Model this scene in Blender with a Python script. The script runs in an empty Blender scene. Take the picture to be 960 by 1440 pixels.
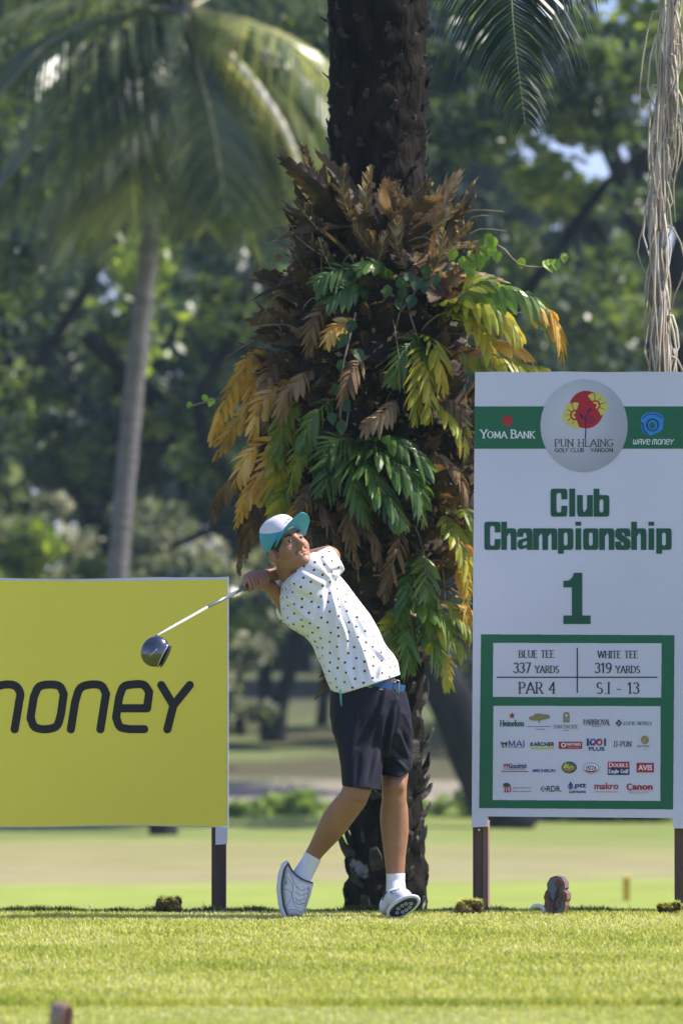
import bpy, bmesh, math, random
import numpy as np
from mathutils import Vector, Matrix
random.seed(7); rng = np.random.default_rng(7)
SC = bpy.context.scene
COL = SC.collection
# ------------------------------------------------------------------ camera
FPX = 7720.0                      # focal length in photograph pixels (1440 high)
CAM = np.array([0.0, 0.0, 1.0]); TILT = math.atan(219.0/FPX)
cd = bpy.data.cameras.new('camera'); cam = bpy.data.objects.new('camera', cd); COL.objects.link(cam)
cd.sensor_fit = 'VERTICAL'; cd.sensor_height = 36.0; cd.lens = 36.0*FPX/1440.0
cd.clip_start = 0.5; cd.clip_end = 3000
cam.location = CAM; cam.rotation_euler = (math.pi/2 + TILT, 0, 0)
cd.dof.use_dof = True; cd.dof.focus_distance = 22.2; cd.dof.aperture_fstop = 4.0
SC.camera = cam
# ------------------------------------------------------------------ light
AZ, EL = math.radians(3.5), math.radians(53.0)       # high sun to the right, a little behind the boards
to_sun = Vector((math.cos(EL)*math.cos(AZ), math.cos(EL)*math.sin(AZ), math.sin(EL)))
w = bpy.data.worlds.new('World'); SC.world = w; w.use_nodes = True
nt = w.node_tree; bg = nt.nodes['Background']
sky = nt.nodes.new('ShaderNodeTexSky'); sky.sky_type = 'NISHITA'; sky.sun_disc = False
sky.sun_elevation = EL; sky.sun_rotation = math.atan2(to_sun.x, to_sun.y)
sky.air_density = 1.0; sky.dust_density = 1.0; sky.ozone_density = 5.0
wb = nt.nodes.new('ShaderNodeMix'); wb.data_type = 'RGBA'; wb.blend_type = 'MULTIPLY'; wb.inputs[0].default_value = 1.0; wb.inputs[7].default_value = (1.10, 0.96, 1.18, 1)
nt.links.new(sky.outputs[0], wb.inputs[6]); nt.links.new(wb.outputs[2], bg.inputs[0]); bg.inputs[1].default_value = 0.125
sd = bpy.data.lights.new('sun', 'SUN'); sun = bpy.data.objects.new('sun', sd); COL.objects.link(sun)
sd.energy = 5.0; sd.angle = math.radians(0.55); sd.color = (1.0, 0.95, 0.86)
sun.rotation_euler = to_sun.to_track_quat('Z', 'Y').to_euler(); sun.location = (20, 8, 30)
SC.view_settings.view_transform = 'Standard'; SC.view_settings.look = 'None'
SC.view_settings.exposure = 0.72; SC.view_settings.gamma = 1.0; SC.view_settings.use_curve_mapping = False
SC.cycles.use_denoising = True
SC.cycles.max_bounces = 8; SC.cycles.transparent_max_bounces = 8; SC.cycles.volume_bounces = 1
SC.cycles.volume_step_rate = 4.0
# ------------------------------------------------------------------ helpers
def P(px, py, Y):
    """world point at depth Y that the photograph shows at pixel (px, py)"""
    v = 720.0 - py
    y = FPX*math.cos(TILT) - v*math.sin(TILT); z = FPX*math.sin(TILT) + v*math.cos(TILT)
    s = Y/y
    return Vector(((px-480.0)*s, Y, CAM[2] + z*s))
def S(n, Y=22.0): return n*Y/FPX               # pixels -> metres at depth Y
def tag(o, label=None, cat=None, group=None, kind=None):
    if label: o['label'] = label
    if cat: o['category'] = cat
    if group: o['group'] = group
    if kind: o['kind'] = kind
    return o
def empty(name, loc, label, cat, group=None):
    o = bpy.data.objects.new(name, None); COL.objects.link(o); o.location = loc
    o.empty_display_size = 0.1
    return tag(o, label, cat, group)
def link(name, me, mats=(), parent=None, smooth=False):
    for m in (mats if isinstance(mats, (list, tuple)) else [mats]): me.materials.append(m)
    if smooth: me.polygons.foreach_set('use_smooth', [True]*len(me.polygons))
    o = bpy.data.objects.new(name, me); COL.objects.link(o)
    if parent is not None:
        o.parent = parent; o.matrix_parent_inverse = Matrix.Translation(-Vector(parent.location))
    return o
def me_from(name, v, f, tint=None):
    me = bpy.data.meshes.new(name); me.from_pydata([tuple(a) for a in v], [], [tuple(int(i) for i in a) for a in f])
    if tint is not None:
        a = me.attributes.new('tint', 'FLOAT', 'POINT'); a.data.foreach_set('value', np.asarray(tint, np.float32))
    me.update(); return me
def me_fast(name, V, F, tint=None):
    """numpy arrays; F is (n,3) or (n,4)"""
    V = np.asarray(V, np.float32); F = np.asarray(F, np.int32); k = F.shape[1]
    me = bpy.data.meshes.new(name); me.vertices.add(len(V)); me.vertices.foreach_set('co', V.ravel())
    me.loops.add(F.size); me.loops.foreach_set('vertex_index', F.ravel())
    me.polygons.add(len(F)); me.polygons.foreach_set('loop_start', np.arange(0, F.size, k, dtype=np.int32))
    me.polygons.foreach_set('loop_total', np.full(len(F), k, np.int32))
    if tint is not None:
        a = me.attributes.new('tint', 'FLOAT', 'POINT'); a.data.foreach_set('value', np.asarray(tint, np.float32))
    me.update(calc_edges=True); me.validate(); return me
class MB:
    def __init__(s): s.v = []; s.f = []; s.t = []
    def add(s, v, f, t=0.5):
        n = len(s.v); s.v += [tuple(a) for a in v]; s.f += [tuple(i+n for i in a) for a in f]; s.t += [t]*len(v)
    def box(s, c, h, M=None):
        M = M or Matrix.Identity(3); c = Vector(c)
        v = [c + M @ Vector((x*h[0], y*h[1], z*h[2])) for x in (-1, 1) for y in (-1, 1) for z in (-1, 1)]
        s.add(v, [(0,1,3,2),(4,6,7,5),(0,4,5,1),(2,3,7,6),(0,2,6,4),(1,5,7,3)])
    def tube(s, pts, rad, n=8, jit=0.0, t=0.5, cap=True):
        pts = [Vector(p) for p in pts]; m = len(pts)
        if not hasattr(rad, '__len__'): rad = [rad]*m
        b = len(s.v); up = Vector((0.13, 0.95, 0.29))
        for i, p in enumerate(pts):
            d = (pts[min(i+1, m-1)] - pts[max(i-1, 0)]).normalized()
            a = d.cross(up); a = a.normalized() if a.length > 1e-4 else Vector((1,0,0)); c = d.cross(a).normalized()
            for k in range(n):
                th = 2*math.pi*k/n; r = rad[i]*(1 + (random.uniform(-jit, jit) if jit else 0))
                s.v.append(tuple(p + a*math.cos(th)*r + c*math.sin(th)*r)); s.t.append(t)
        for i in range(m-1):
            for k in range(n):
                s.f.append((b+i*n+k, b+i*n+(k+1)%n, b+(i+1)*n+(k+1)%n, b+(i+1)*n+k))
        if cap:
            s.f.append(tuple(b+k for k in range(n))[::-1]); s.f.append(tuple(b+(m-1)*n+k for k in range(n)))
    def build(s, name, mats, parent=None, smooth=False):
        return link(name, me_from(name, s.v, s.f, s.t), mats, parent, smooth)
def catmull(pts, n):
    pts = [Vector(p) for p in pts]; P_ = [pts[0]*2-pts[1]] + pts + [pts[-1]*2-pts[-2]]; out = []; m = len(pts)-1
    for j in range(n):
        u = j/(n-1)*m; i = min(int(u), m-1); t = u-i; a, b, c, d = P_[i:i+4]
        out.append(0.5*((2*b) + (c-a)*t + (2*a-5*b+4*c-d)*t*t + (3*b-a-3*c+d)*t**3))
    return out
# ------------------------------------------------------------------ materials
def mat(name, c1, c2=None, scale=8.0, rough=0.7, bump=0.0, bscale=None, metal=0.0, tint=None, trans=0.0, tcol=None,
        stretch=(1,1,1), spec=0.5, detail=6.0, lo=0.35, hi=0.65, sss=0.0, coat=0.0, spots=None):
    m = bpy.data.materials.new(name); m.use_nodes = True; N = m.node_tree.nodes; L = m.node_tree.links
    b = N['Principled BSDF']; out = N['Material Output']
    b.inputs['Roughness'].default_value = rough; b.inputs['Metallic'].default_value = metal
    b.inputs['Specular IOR Level'].default_value = spec
    if coat: b.inputs['Coat Weight'].default_value = coat; b.inputs['Coat Roughness'].default_value = 0.08
    tc = N.new('ShaderNodeTexCoord'); mp = N.new('ShaderNodeMapping'); mp.inputs['Scale'].default_value = stretch
    L.new(tc.outputs['Object'], mp.inputs[0])
    c2 = c2 or tuple(x*0.75 for x in c1)
    n1 = N.new('ShaderNodeTexNoise'); n1.inputs['Scale'].default_value = scale; n1.inputs['Detail'].default_value = detail
    L.new(mp.outputs[0], n1.inputs['Vector'])
    r = N.new('ShaderNodeMapRange'); r.inputs['From Min'].default_value = lo; r.inputs['From Max'].default_value = hi
    L.new(n1.outputs['Fac'], r.inputs['Value'])
    mx = N.new('ShaderNodeMix'); mx.data_type = 'RGBA'
    mx.inputs[6].default_value = (*c1, 1); mx.inputs[7].default_value = (*c2, 1)
    col = mx.outputs[2]
    if tint:
        at = N.new('ShaderNodeAttribute'); at.attribute_name = 'tint'
        ad = N.new('ShaderNodeMath'); ad.operation = 'MULTIPLY_ADD'; ad.inputs[1].default_value = 0.35
        L.new(r.outputs[0], ad.inputs[0]); 
        sb = N.new('ShaderNodeMath'); sb.operation = 'MULTIPLY_ADD'; sb.inputs[1].default_value = 0.9; sb.inputs[2].default_value = -0.12
        L.new(at.outputs['Fac'], sb.inputs[0]); L.new(sb.outputs[0], ad.inputs[2]); ad.use_clamp = True
        cr = N.new('ShaderNodeValToRGB'); cr.color_ramp.elements[0].color = (*tint[0], 1); cr.color_ramp.elements[1].color = (*tint[-1], 1)
        for i, c in enumerate(tint[1:-1]):
            e = cr.color_ramp.elements.new((i+1)/(len(tint)-1)); e.color = (*c, 1)
        L.new(ad.outputs[0], cr.inputs[0]); col = cr.outputs[0]
    else: L.new(r.outputs[0], mx.inputs[0])
    if spots:   # (colour, scale, threshold)
        n2 = N.new('ShaderNodeTexNoise'); n2.inputs['Scale'].default_value = spots[1]; n2.inputs['Detail'].default_value = 3
        L.new(tc.outputs['Object'], n2.inputs['Vector'])
        r2 = N.new('ShaderNodeMapRange'); r2.inputs['From Min'].default_value = spots[2]; r2.inputs['From Max'].default_value = spots[2]+0.04
        L.new(n2.outputs['Fac'], r2.inputs['Value'])
        if len(spots) > 3:
            sz = N.new('ShaderNodeSeparateXYZ'); L.new(tc.outputs['Object'], sz.inputs[0]); lt = N.new('ShaderNodeMath'); lt.operation = 'LESS_THAN'; L.new(sz.outputs[2], lt.inputs[0]); lt.inputs[1].default_value = spots[3]
            mz = N.new('ShaderNodeMath'); mz.operation = 'MULTIPLY'; L.new(r2.outputs[0], mz.inputs[0]); L.new(lt.outputs[0], mz.inputs[1]); r2 = mz
        m2 = N.new('ShaderNodeMix'); m2.data_type = 'RGBA'; L.new(r2.outputs[0], m2.inputs[0])
        L.new(col, m2.inputs[6]); m2.inputs[7].default_value = (*spots[0], 1); col = m2.outputs[2]
    L.new(col, b.inputs['Base Color'])
    if sss:
        b.inputs['Subsurface Weight'].default_value = sss; b.inputs['Subsurface Radius'].default_value = (0.012, 0.005, 0.003)
    if bump:
        n3 = N.new('ShaderNodeTexNoise'); n3.inputs['Scale'].default_value = bscale or scale*4; n3.inputs['Detail'].default_value = 5
        L.new(mp.outputs[0], n3.inputs['Vector'])
        bp = N.new('ShaderNodeBump'); bp.inputs['Strength'].default_value = 1.0; bp.inputs['Distance'].default_value = bump
        L.new(n3.outputs['Fac'], bp.inputs['Height']); L.new(bp.outputs[0], b.inputs['Normal'])
    if trans:
        tr = N.new('ShaderNodeBsdfTranslucent'); ms = N.new('ShaderNodeMixShader'); ms.inputs[0].default_value = trans
        hs = N.new('ShaderNodeMix'); hs.data_type = 'RGBA'; hs.blend_type = 'MULTIPLY'; hs.inputs[0].default_value = 1.0
        L.new(col, hs.inputs[6]); hs.inputs[7].default_value = (*(tcol or (1.3, 1.5, 0.6)), 1)
        L.new(hs.outputs[2], tr.inputs['Color'])
        L.new(b.outputs[0], ms.inputs[1]); L.new(tr.outputs[0], ms.inputs[2]); L.new(ms.outputs[0], out.inputs[0])
    return m
# ------------------------------------------------------------------ signed-distance modelling
import openvdb
def smin(a, b, k):
    if k <= 0: return np.minimum(a, b)
    h = np.clip(0.5 + 0.5*(b-a)/k, 0, 1); return b + (a-b)*h - k*h*(1-h)
class SDF:
    def __init__(s, lo, hi, vox):
        s.lo = np.array(lo, float); s.vox = vox; n = np.ceil((np.array(hi)-s.lo)/vox).astype(int)+1
        s.ax = [s.lo[i] + np.arange(n[i])*vox for i in range(3)]; s.D = np.full(n, 1.0, np.float32)
    def reg(s, lo, hi):
        return tuple(slice(max(0, int((lo[i]-s.lo[i])/s.vox)), max(0, int((hi[i]-s.lo[i])/s.vox)+2)) for i in range(3))
    def put(s, f, lo, hi, k=0.0, op='add'):
        m = k + 4*s.vox; sl = s.reg(np.array(lo)-m, np.array(hi)+m)
        x = s.ax[0][sl[0]][:, None, None]; y = s.ax[1][sl[1]][None, :, None]; z = s.ax[2][sl[2]][None, None, :]
        if 0 in (x.size, y.size, z.size): return
        d = f(x, y, z); o = s.D[sl]
        s.D[sl] = smin(o, d, k) if op == 'add' else (-smin(-o, d, k) if op == 'sub' else -smin(-o, -d, k))
    def cone(s, a, b, ra, rb, k=0.0, op='add'):
        a = np.array(a, float); b = np.array(b, float); d = b-a; L2 = max(float(d@d), 1e-12)
        def f(x, y, z):
            t = np.clip(((x-a[0])*d[0]+(y-a[1])*d[1]+(z-a[2])*d[2])/L2, 0, 1)
            return np.sqrt((x-a[0]-t*d[0])**2+(y-a[1]-t*d[1])**2+(z-a[2]-t*d[2])**2) - (ra+(rb-ra)*t)
        r = max(ra, rb); s.put(f, np.minimum(a, b)-r, np.maximum(a, b)+r, k, op)
    def chain(s, pts, k=0.0, op='add'):
        A = [np.array(p[0], float) for p in pts]; R_ = [p[1] for p in pts]
        def f(x, y, z):
            out = None
            for i in range(len(A)-1):
                a, b = A[i], A[i+1]; d = b-a; L2 = max(float(d@d), 1e-12)
                t = np.clip(((x-a[0])*d[0]+(y-a[1])*d[1]+(z-a[2])*d[2])/L2, 0, 1)
                q = np.sqrt((x-a[0]-t*d[0])**2+(y-a[1]-t*d[1])**2+(z-a[2]-t*d[2])**2) - (R_[i]+(R_[i+1]-R_[i])*t)
                out = q if out is None else np.minimum(out, q)
            return out
        r = max(R_); s.put(f, np.min(A, 0)-r, np.max(A, 0)+r, k, op)
    def ell(s, c, R, ax=None, k=0.0, op='add'):
        c = np.array(c, float); A = np.array(ax if ax is not None else np.eye(3), float); R = np.array(R, float)
        def f(x, y, z):
            q = [((x-c[0])*A[i][0]+(y-c[1])*A[i][1]+(z-c[2])*A[i][2]) for i in range(3)]
            k0 = np.sqrt(sum((q[i]/R[i])**2 for i in range(3))); k1 = np.sqrt(sum((q[i]/R[i]**2)**2 for i in range(3)))
            return k0*(k0-1)/np.maximum(k1, 1e-6)
        r = R.max(); s.put(f, c-r, c+r, k, op)
    def loft(s, st, k=0.0, op='add', p=2.0):
        """st: list of (centre, halfwidth vector (xz plane), half depth); sections blend smoothly between stations"""
        C = np.array([a[0] for a in st], float); Wv = np.array([a[1] for a in st], float); Dp = np.array([a[2] for a in st], float); m = len(st)
        W = np.linalg.norm(Wv, axis=1); Wu = Wv/W[:, None]; Nn = np.stack([Wu[:, 2], 0*W, -Wu[:, 0]], 1)
        ax = C[-1]-C[0]; Nn = np.where((Nn@ax)[:, None] < 0, -Nn, Nn)
        r = max(W.max(), Dp.max()); lo = C.min(0)-r*1.05; hi = C.max(0)+r*1.05
        def f(x, y, z):
            X, Z = np.broadcast_arrays(x, z); X = X[:, 0, :]; Z = Z[:, 0, :]
            d = np.stack([(X-C[i][0])*Nn[i][0]+(Z-C[i][2])*Nn[i][2] for i in range(m)])
            T = np.where(d[0] < 0, 0.0, float(m-1)); done = d[0] < 0
            for i in range(m-1):
                c = (~done) & (d[i] >= 0) & (d[i+1] < 0); T = np.where(c, i+d[i]/np.maximum(d[i]-d[i+1], 1e-9), T); done |= c
            ex = np.maximum(-d[0], d[m-1]); q = np.arange(m); I = lambda v: np.interp(T, q, v)
            w = I(W); dp = I(Dp); cx = I(C[:, 0]); cz = I(C[:, 2]); cy = I(C[:, 1]); ux = I(Wu[:, 0]); uz = I(Wu[:, 2])
            a_ = np.abs(((X-cx)*ux+(Z-cz)*uz)/w)**p; b_ = np.abs((y-cy[:, None, :])/dp[:, None, :])**p
            dd = ((a_[:, None, :]+b_)**(1/p)-1)*np.minimum(w, dp)[:, None, :]
            return np.maximum(dd, ex[:, None, :])
        s.put(f, lo, hi, k, op)
    def plane(s, pt, n, op='int', k=0.0):
        """keep the side the normal points away from"""
        n = np.array(n, float); n /= np.linalg.norm(n); pt = np.array(pt, float)
        f = lambda x, y, z: (x-pt[0])*n[0]+(y-pt[1])*n[1]+(z-pt[2])*n[2]
        d = f(s.ax[0][:, None, None], s.ax[1][None, :, None], s.ax[2][None, None, :])
        s.D = -smin(-s.D, -d, k)
    def mesh(s, name='m', org=(0,0,0)):
        D = np.clip(s.D, -3*s.vox, 3*s.vox).astype(np.float32)
        for a in range(3):
            D[tuple([slice(None)]*a+[0])] = 3*s.vox; D[tuple([slice(None)]*a+[-1])] = 3*s.vox
        g = openvdb.FloatGrid(3*s.vox); g.copyFromArray(D)
        pts, tri, quad = g.convertToPolygons(0.0, 0.0)
        pts = pts*s.vox + s.lo
        v = pts[quad]; vol = np.einsum('ij,ij->i', v[:, 0]-pts.mean(0), np.cross(v[:, 1]-v[:, 0], v[:, 2]-v[:, 0])).sum()
        if vol < 0: quad = quad[:, ::-1]
        return pts, quad
def smooth_pts(V, F, it=2, lam=0.5):
    e = np.concatenate([F[:, [0,1]], F[:, [1,2]], F[:, [2,3]], F[:, [3,0]]]); e = np.concatenate([e, e[:, ::-1]])
    cnt = np.bincount(e[:, 0], minlength=len(V)).astype(float); cnt[cnt == 0] = 1
    for _ in range(it):
        s = np.stack([np.bincount(e[:, 0], weights=V[e[:, 1], i], minlength=len(V)) for i in range(3)], 1)/cnt[:, None]
        V = V*(1-lam) + s*lam
    return V
def normals(V, F):
    n = np.cross(V[F[:, 2]]-V[F[:, 0]], V[F[:, 3]]-V[F[:, 1]]); N = np.zeros_like(V)
    for i in range(4): np.add.at(N, F[:, i], n)
    return N/np.maximum(np.linalg.norm(N, axis=1), 1e-12)[:, None]
def proj(V):
    """photograph pixel of world points"""
    d = V - CAM; c, s = math.cos(TILT), math.sin(TILT)
    y = d[:, 1]*c + d[:, 2]*s; z = -d[:, 1]*s + d[:, 2]*c
    return 480 + FPX*d[:, 0]/y, 720 - FPX*z/y
HAZE = 0.00034
# ================================================================== SETTING
def ground_z(x, y):
    """tee platform, hollow, fairway, rising bank"""
    ys = np.array([-40, 22.42, 22.7, 25, 32, 45, 60, 78, 90, 105, 130, 170, 260, 900])
    zs = np.array([0, 0, -0.05, -0.42, -0.95, -1.24, -1.24, -1.20, -0.88, -0.40, 0.55, 1.3, 2.0, 2.0])
    z = np.interp(y, ys, zs)
    far = np.clip((y-26)/20, 0, 1)
    return z + far*(0.05*np.sin(x*0.31+y*0.11)+0.03*np.sin(x*0.13-y*0.23))
ysamp = np.concatenate([np.linspace(-40, 14, 12), np.linspace(14.5, 22.3, 10), np.linspace(22.36, 23.2, 14), np.linspace(23.5, 60, 60), np.linspace(61, 180, 120), np.linspace(190, 900, 24)])
xsamp = np.concatenate([np.linspace(-500, -32, 14), np.linspace(-30, 30, 91), np.linspace(32, 500, 14)])
XX, YY = np.meshgrid(xsamp, ysamp); ZZ = ground_z(XX, YY)
nx = len(xsamp); idx = (np.arange(len(ysamp)-1)[:, None]*nx + np.arange(nx-1)[None]).ravel()
gm = bpy.data.materials.new('ground_grass'); gm.use_nodes = True
def ground_mat(m):
    N = m.node_tree.nodes; L = m.node_tree.links; b = N['Principled BSDF']; b.inputs['Roughness'].default_value = 0.9; b.inputs['Specular IOR Level'].default_value = 0.15
    tc = N.new('ShaderNodeTexCoord'); sp = N.new('ShaderNodeSeparateXYZ'); L.new(tc.outputs['Object'], sp.inputs[0])
    def noise(sc, det=4, st=(1,1,1)):
        mp = N.new('ShaderNodeMapping'); mp.inputs['Scale'].default_value = st; L.new(tc.outputs['Object'], mp.inputs[0])
        n = N.new('ShaderNodeTexNoise'); n.inputs['Scale'].default_value = sc; n.inputs['Detail'].default_value = det; L.new(mp.outputs[0], n.inputs[0]); return n.outputs['Fac']
    def math_(op, a, bb, clamp=False):
        n = N.new('ShaderNodeMath'); n.operation = op; n.use_clamp = clamp
        for i, v in enumerate((a, bb)):
            if isinstance(v, (int, float)): n.inputs[i].default_value = v
            else: L.new(v, n.inputs[i])
        return n.outputs[0]
    wob = math_('MULTIPLY', math_('SUBTRACT', noise(0.35, 3, (0.5, 1, 1)), 0.5), 12.0)
    yy = math_('ADD', sp.outputs[1], wob)
    cr = N.new('ShaderNodeValToRGB'); t = math_('DIVIDE', yy, 200.0, True); L.new(t, cr.inputs[0])
    stops = [(0, (.27, .28, .05)), (23, (.12, .17, .035)), (45, (.25, .30, .06)), (57.0, (.26, .31, .065)), (61, (.28, .245, .13)), (65.5, (.26, .24, .10)), (68.5, (.20, .235, .07)),
             (76, (.185, .22, .055)), (80.5, (.11, .15, .04)), (83, (.30, .25, .20)), (89, (.27, .23, .18)), (93, (.13, .15, .07)), (105, (.15, .18, .06)), (120, (.09, .11, .05)), (200, (.06, .09, .04))]
    e = cr.color_ramp.elements; e[0].position = 0; e[0].color = (*stops[0][1], 1); e[1].position = 1; e[1].color = (*stops[-1][1], 1)
    for p_, c_ in stops[1:-1]:
        q = e.new(p_/200); q.color = (*c_, 1)
    # dappled tree shade on the bank, painted in as brown patches
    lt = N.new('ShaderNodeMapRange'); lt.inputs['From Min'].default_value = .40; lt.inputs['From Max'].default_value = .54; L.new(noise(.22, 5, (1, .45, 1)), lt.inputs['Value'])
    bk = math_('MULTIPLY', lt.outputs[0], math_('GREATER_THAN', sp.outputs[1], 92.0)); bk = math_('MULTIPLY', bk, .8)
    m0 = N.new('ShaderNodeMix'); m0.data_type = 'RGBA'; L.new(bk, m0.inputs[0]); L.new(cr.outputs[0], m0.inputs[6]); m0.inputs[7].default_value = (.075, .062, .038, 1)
    # fine variation
    f = math_('MULTIPLY', noise(1.4, 6, (0.6, 1, 1)), 0.7); f2 = math_('MULTIPLY', noise(40, 4), 0.5); f3 = math_('ADD', math_('ADD', f, f2), 0.42)
    mx = N.new('ShaderNodeMix'); mx.data_type = 'RGBA'; mx.blend_type = 'MULTIPLY'; mx.inputs[0].default_value = 1
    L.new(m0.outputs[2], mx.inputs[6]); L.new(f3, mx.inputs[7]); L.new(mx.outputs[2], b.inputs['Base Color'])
    bp = N.new('ShaderNodeBump'); bp.inputs['Distance'].default_value = 0.03; L.new(noise(25, 5), bp.inputs['Height']); L.new(bp.outputs[0], b.inputs['Normal'])
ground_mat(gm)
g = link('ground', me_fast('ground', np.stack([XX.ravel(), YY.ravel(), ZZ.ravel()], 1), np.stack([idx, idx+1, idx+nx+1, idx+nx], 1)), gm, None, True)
tag(g, kind='structure')

# ---- grass blades of the tee (nobody could count them)
fringe_m = mat('fringe_blades_shaded', (.1,.15,.03), rough=.6, scale=1.3, tint=[(.035,.06,.02),(.07,.11,.025),(.14,.19,.04),(.30,.32,.10)], trans=.25, tcol=(1.1,1.1,.5), spec=.2)  # darker copy of the grass greens, shade along the tee edge painted in
def blades(name, X, Y, Z, H, W, lean, tint, m, label, cat='grass'):
    n = len(X); a = rng.uniform(0, 2*np.pi, n); ca, sa = np.cos(a), np.sin(a); b = rng.uniform(0, 2*np.pi, n)
    lx = np.cos(b)*lean*H; ly = np.sin(b)*lean*H
    V = np.zeros((n, 5, 3))
    V[:, 0] = np.stack([X-ca*W, Y-sa*W, Z], 1); V[:, 1] = np.stack([X+ca*W, Y+sa*W, Z], 1)
    V[:, 2] = np.stack([X+ca*W*.8+lx*.4, Y+sa*W*.8+ly*.4, Z+H*.6], 1); V[:, 3] = np.stack([X-ca*W*.8+lx*.4, Y-sa*W*.8+ly*.4, Z+H*.6], 1)
    V[:, 4] = np.stack([X+lx, Y+ly, Z+H], 1)
    k = np.arange(n)*5
    F = np.concatenate([np.stack([k, k+1, k+2], 1), np.stack([k, k+2, k+3], 1), np.stack([k+3, k+2, k+4], 1)])
    o = link(name, me_fast(name, V.reshape(-1, 3), F, np.repeat(tint, 5)), m)
    return tag(o, label, cat, kind='stuff')
grass_m = mat('grass_blades', (.2,.3,.05), rough=.6, scale=1.3, tint=[(.16,.23,.03),(.41,.45,.07),(.63,.62,.15),(.78,.72,.42)], trans=.42, tcol=(1.15,1.1,.6), spec=.35)
n = 290000
gx = rng.uniform(-2.9, 2.9, n); gy = 15.0 + 7.45*rng.uniform(0, 1, n)**0.8
patch = 0.5+0.25*np.sin(gx*2.3+np.sin(gy*1.1)*2)+0.25*np.sin(gy*3.1+gx*1.3)
gh = rng.uniform(.008, .018, n)*(0.8+0.45*patch); gh = np.where(gy < 16.35, gh*.55, gh)
tn = np.clip(rng.normal(.42, .27, n)+.18*(1-patch)+.16*np.clip((gy-20.5)/2, 0, 1)+.12*(gy < 16.35), 0, 1)
blades('tee_grass', gx, gy, np.zeros(n), gh, rng.uniform(.0012, .0027, n), .75, tn, grass_m, 'short mown sunlit grass covering the tee in front of the boards')
n = 42000
gx = rng.uniform(-2.9, 2.9, n); gy = 22.44 + np.abs(rng.normal(0, .10, n)) ; gz = ground_z(gx, gy)
cl = np.clip(np.sin(gx*9+np.sin(gx*23)*1.5)*.5+.5, 0, 1)
gh = rng.uniform(.014, .036, n)*(0.8+cl*.45); tall = rng.uniform(0, 1, n) > .995; gh[tall] *= 1.5
blades('fringe_grass', gx, gy, gz, gh, rng.uniform(.0014, .0028, n), .6, np.clip(rng.normal(.25, .25, n), 0, 1), fringe_m, 'longer ragged grass along the back edge of the tee')
n = 9000
gx = rng.uniform(-2.4, 2.4, n); gy = 16.30 + rng.normal(0, .05, n) + .02*np.sin(gx*3)
blades('ridge_grass', gx, gy, np.zeros(n), rng.uniform(.014, .030, n), rng.uniform(.0014, .0026, n), .5, np.clip(rng.normal(.22, .2, n), 0, 1), grass_m, 'line of uncut darker grass across the front of the tee')

# ================================================================== TREES
bark_m = mat('tree_bark', (.011,.011,.013), (.026,.025,.027), spec=.1, scale=3, rough=.95, bump=.04, bscale=8, stretch=(1,1,.3))
pale_bark_m = mat('coconut_bark', (.145,.135,.135), (.085,.08,.08), scale=2.2, rough=.9, bump=.02, bscale=6, stretch=(1,1,3.5))
leafA = mat('leaf_dark', (.05,.09,.03), rough=.38, spec=.7, scale=.25, tint=[(.014,.027,.022),(.037,.062,.032),(.11,.15,.05),(.28,.33,.09)], trans=.36, tcol=(1.4,1.55,.7))
leafB = mat('leaf_fresh', (.09,.14,.03), rough=.4, spec=.7, scale=.3, tint=[(.05,.08,.025),(.13,.18,.04),(.26,.33,.06),(.46,.50,.12)], trans=.45, tcol=(1.5,1.6,.5))
leafG = mat('leaf_ground', (.15,.22,.05), rough=.5, scale=.8, tint=[(.09,.15,.04),(.17,.25,.05),(.30,.38,.09),(.55,.58,.40)], trans=.4, tcol=(1.4,1.5,.6))
leafC = mat('leaf_dusty', (.14,.15,.08), rough=.7, scale=.3, tint=[(.08,.09,.05),(.14,.16,.08),(.22,.23,.13),(.34,.32,.22)], trans=.3, tcol=(1.2,1.3,.7))
def crown_mesh(clumps, per, size, rs, flat=.7):
    """clumps: (n,4) centre + radius; leaf cards scattered in each"""
    r = np.random.default_rng(rs); C = np.repeat(clumps[:, :3], per, 0); R = np.repeat(clumps[:, 3], per)
    d = r.normal(size=C.shape); d /= np.linalg.norm(d, axis=1)[:, None]; rad = r.uniform(0, 1, len(C))**.45
    p = C + d*(R*rad)[:, None]*np.array([1, 1, flat])
    n = r.normal(size=C.shape); n[:, 2] = n[:, 2]*1.0+.5; n /= np.linalg.norm(n, axis=1)[:, None]
    a = np.cross(n, r.normal(size=C.shape)); a /= np.linalg.norm(a, axis=1)[:, None]; b = np.cross(n, a)
    s = size*r.uniform(.5, 1.4, len(C)); a = a*(s*.75)[:, None]; b = b*s[:, None]*.5
    V = np.stack([p-a, p+b*.9-a*.1, p+a, p-b*.9+a*.15], 1).reshape(-1, 3); k = np.arange(len(C))*4
    ct = np.repeat(r.uniform(.1, .75, len(clumps)), per); t = np.clip(ct + r.normal(0, .18, len(C)), 0, 1)
    return V, np.stack([k, k+1, k+2, k+3], 1), np.repeat(t, 4)
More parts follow.
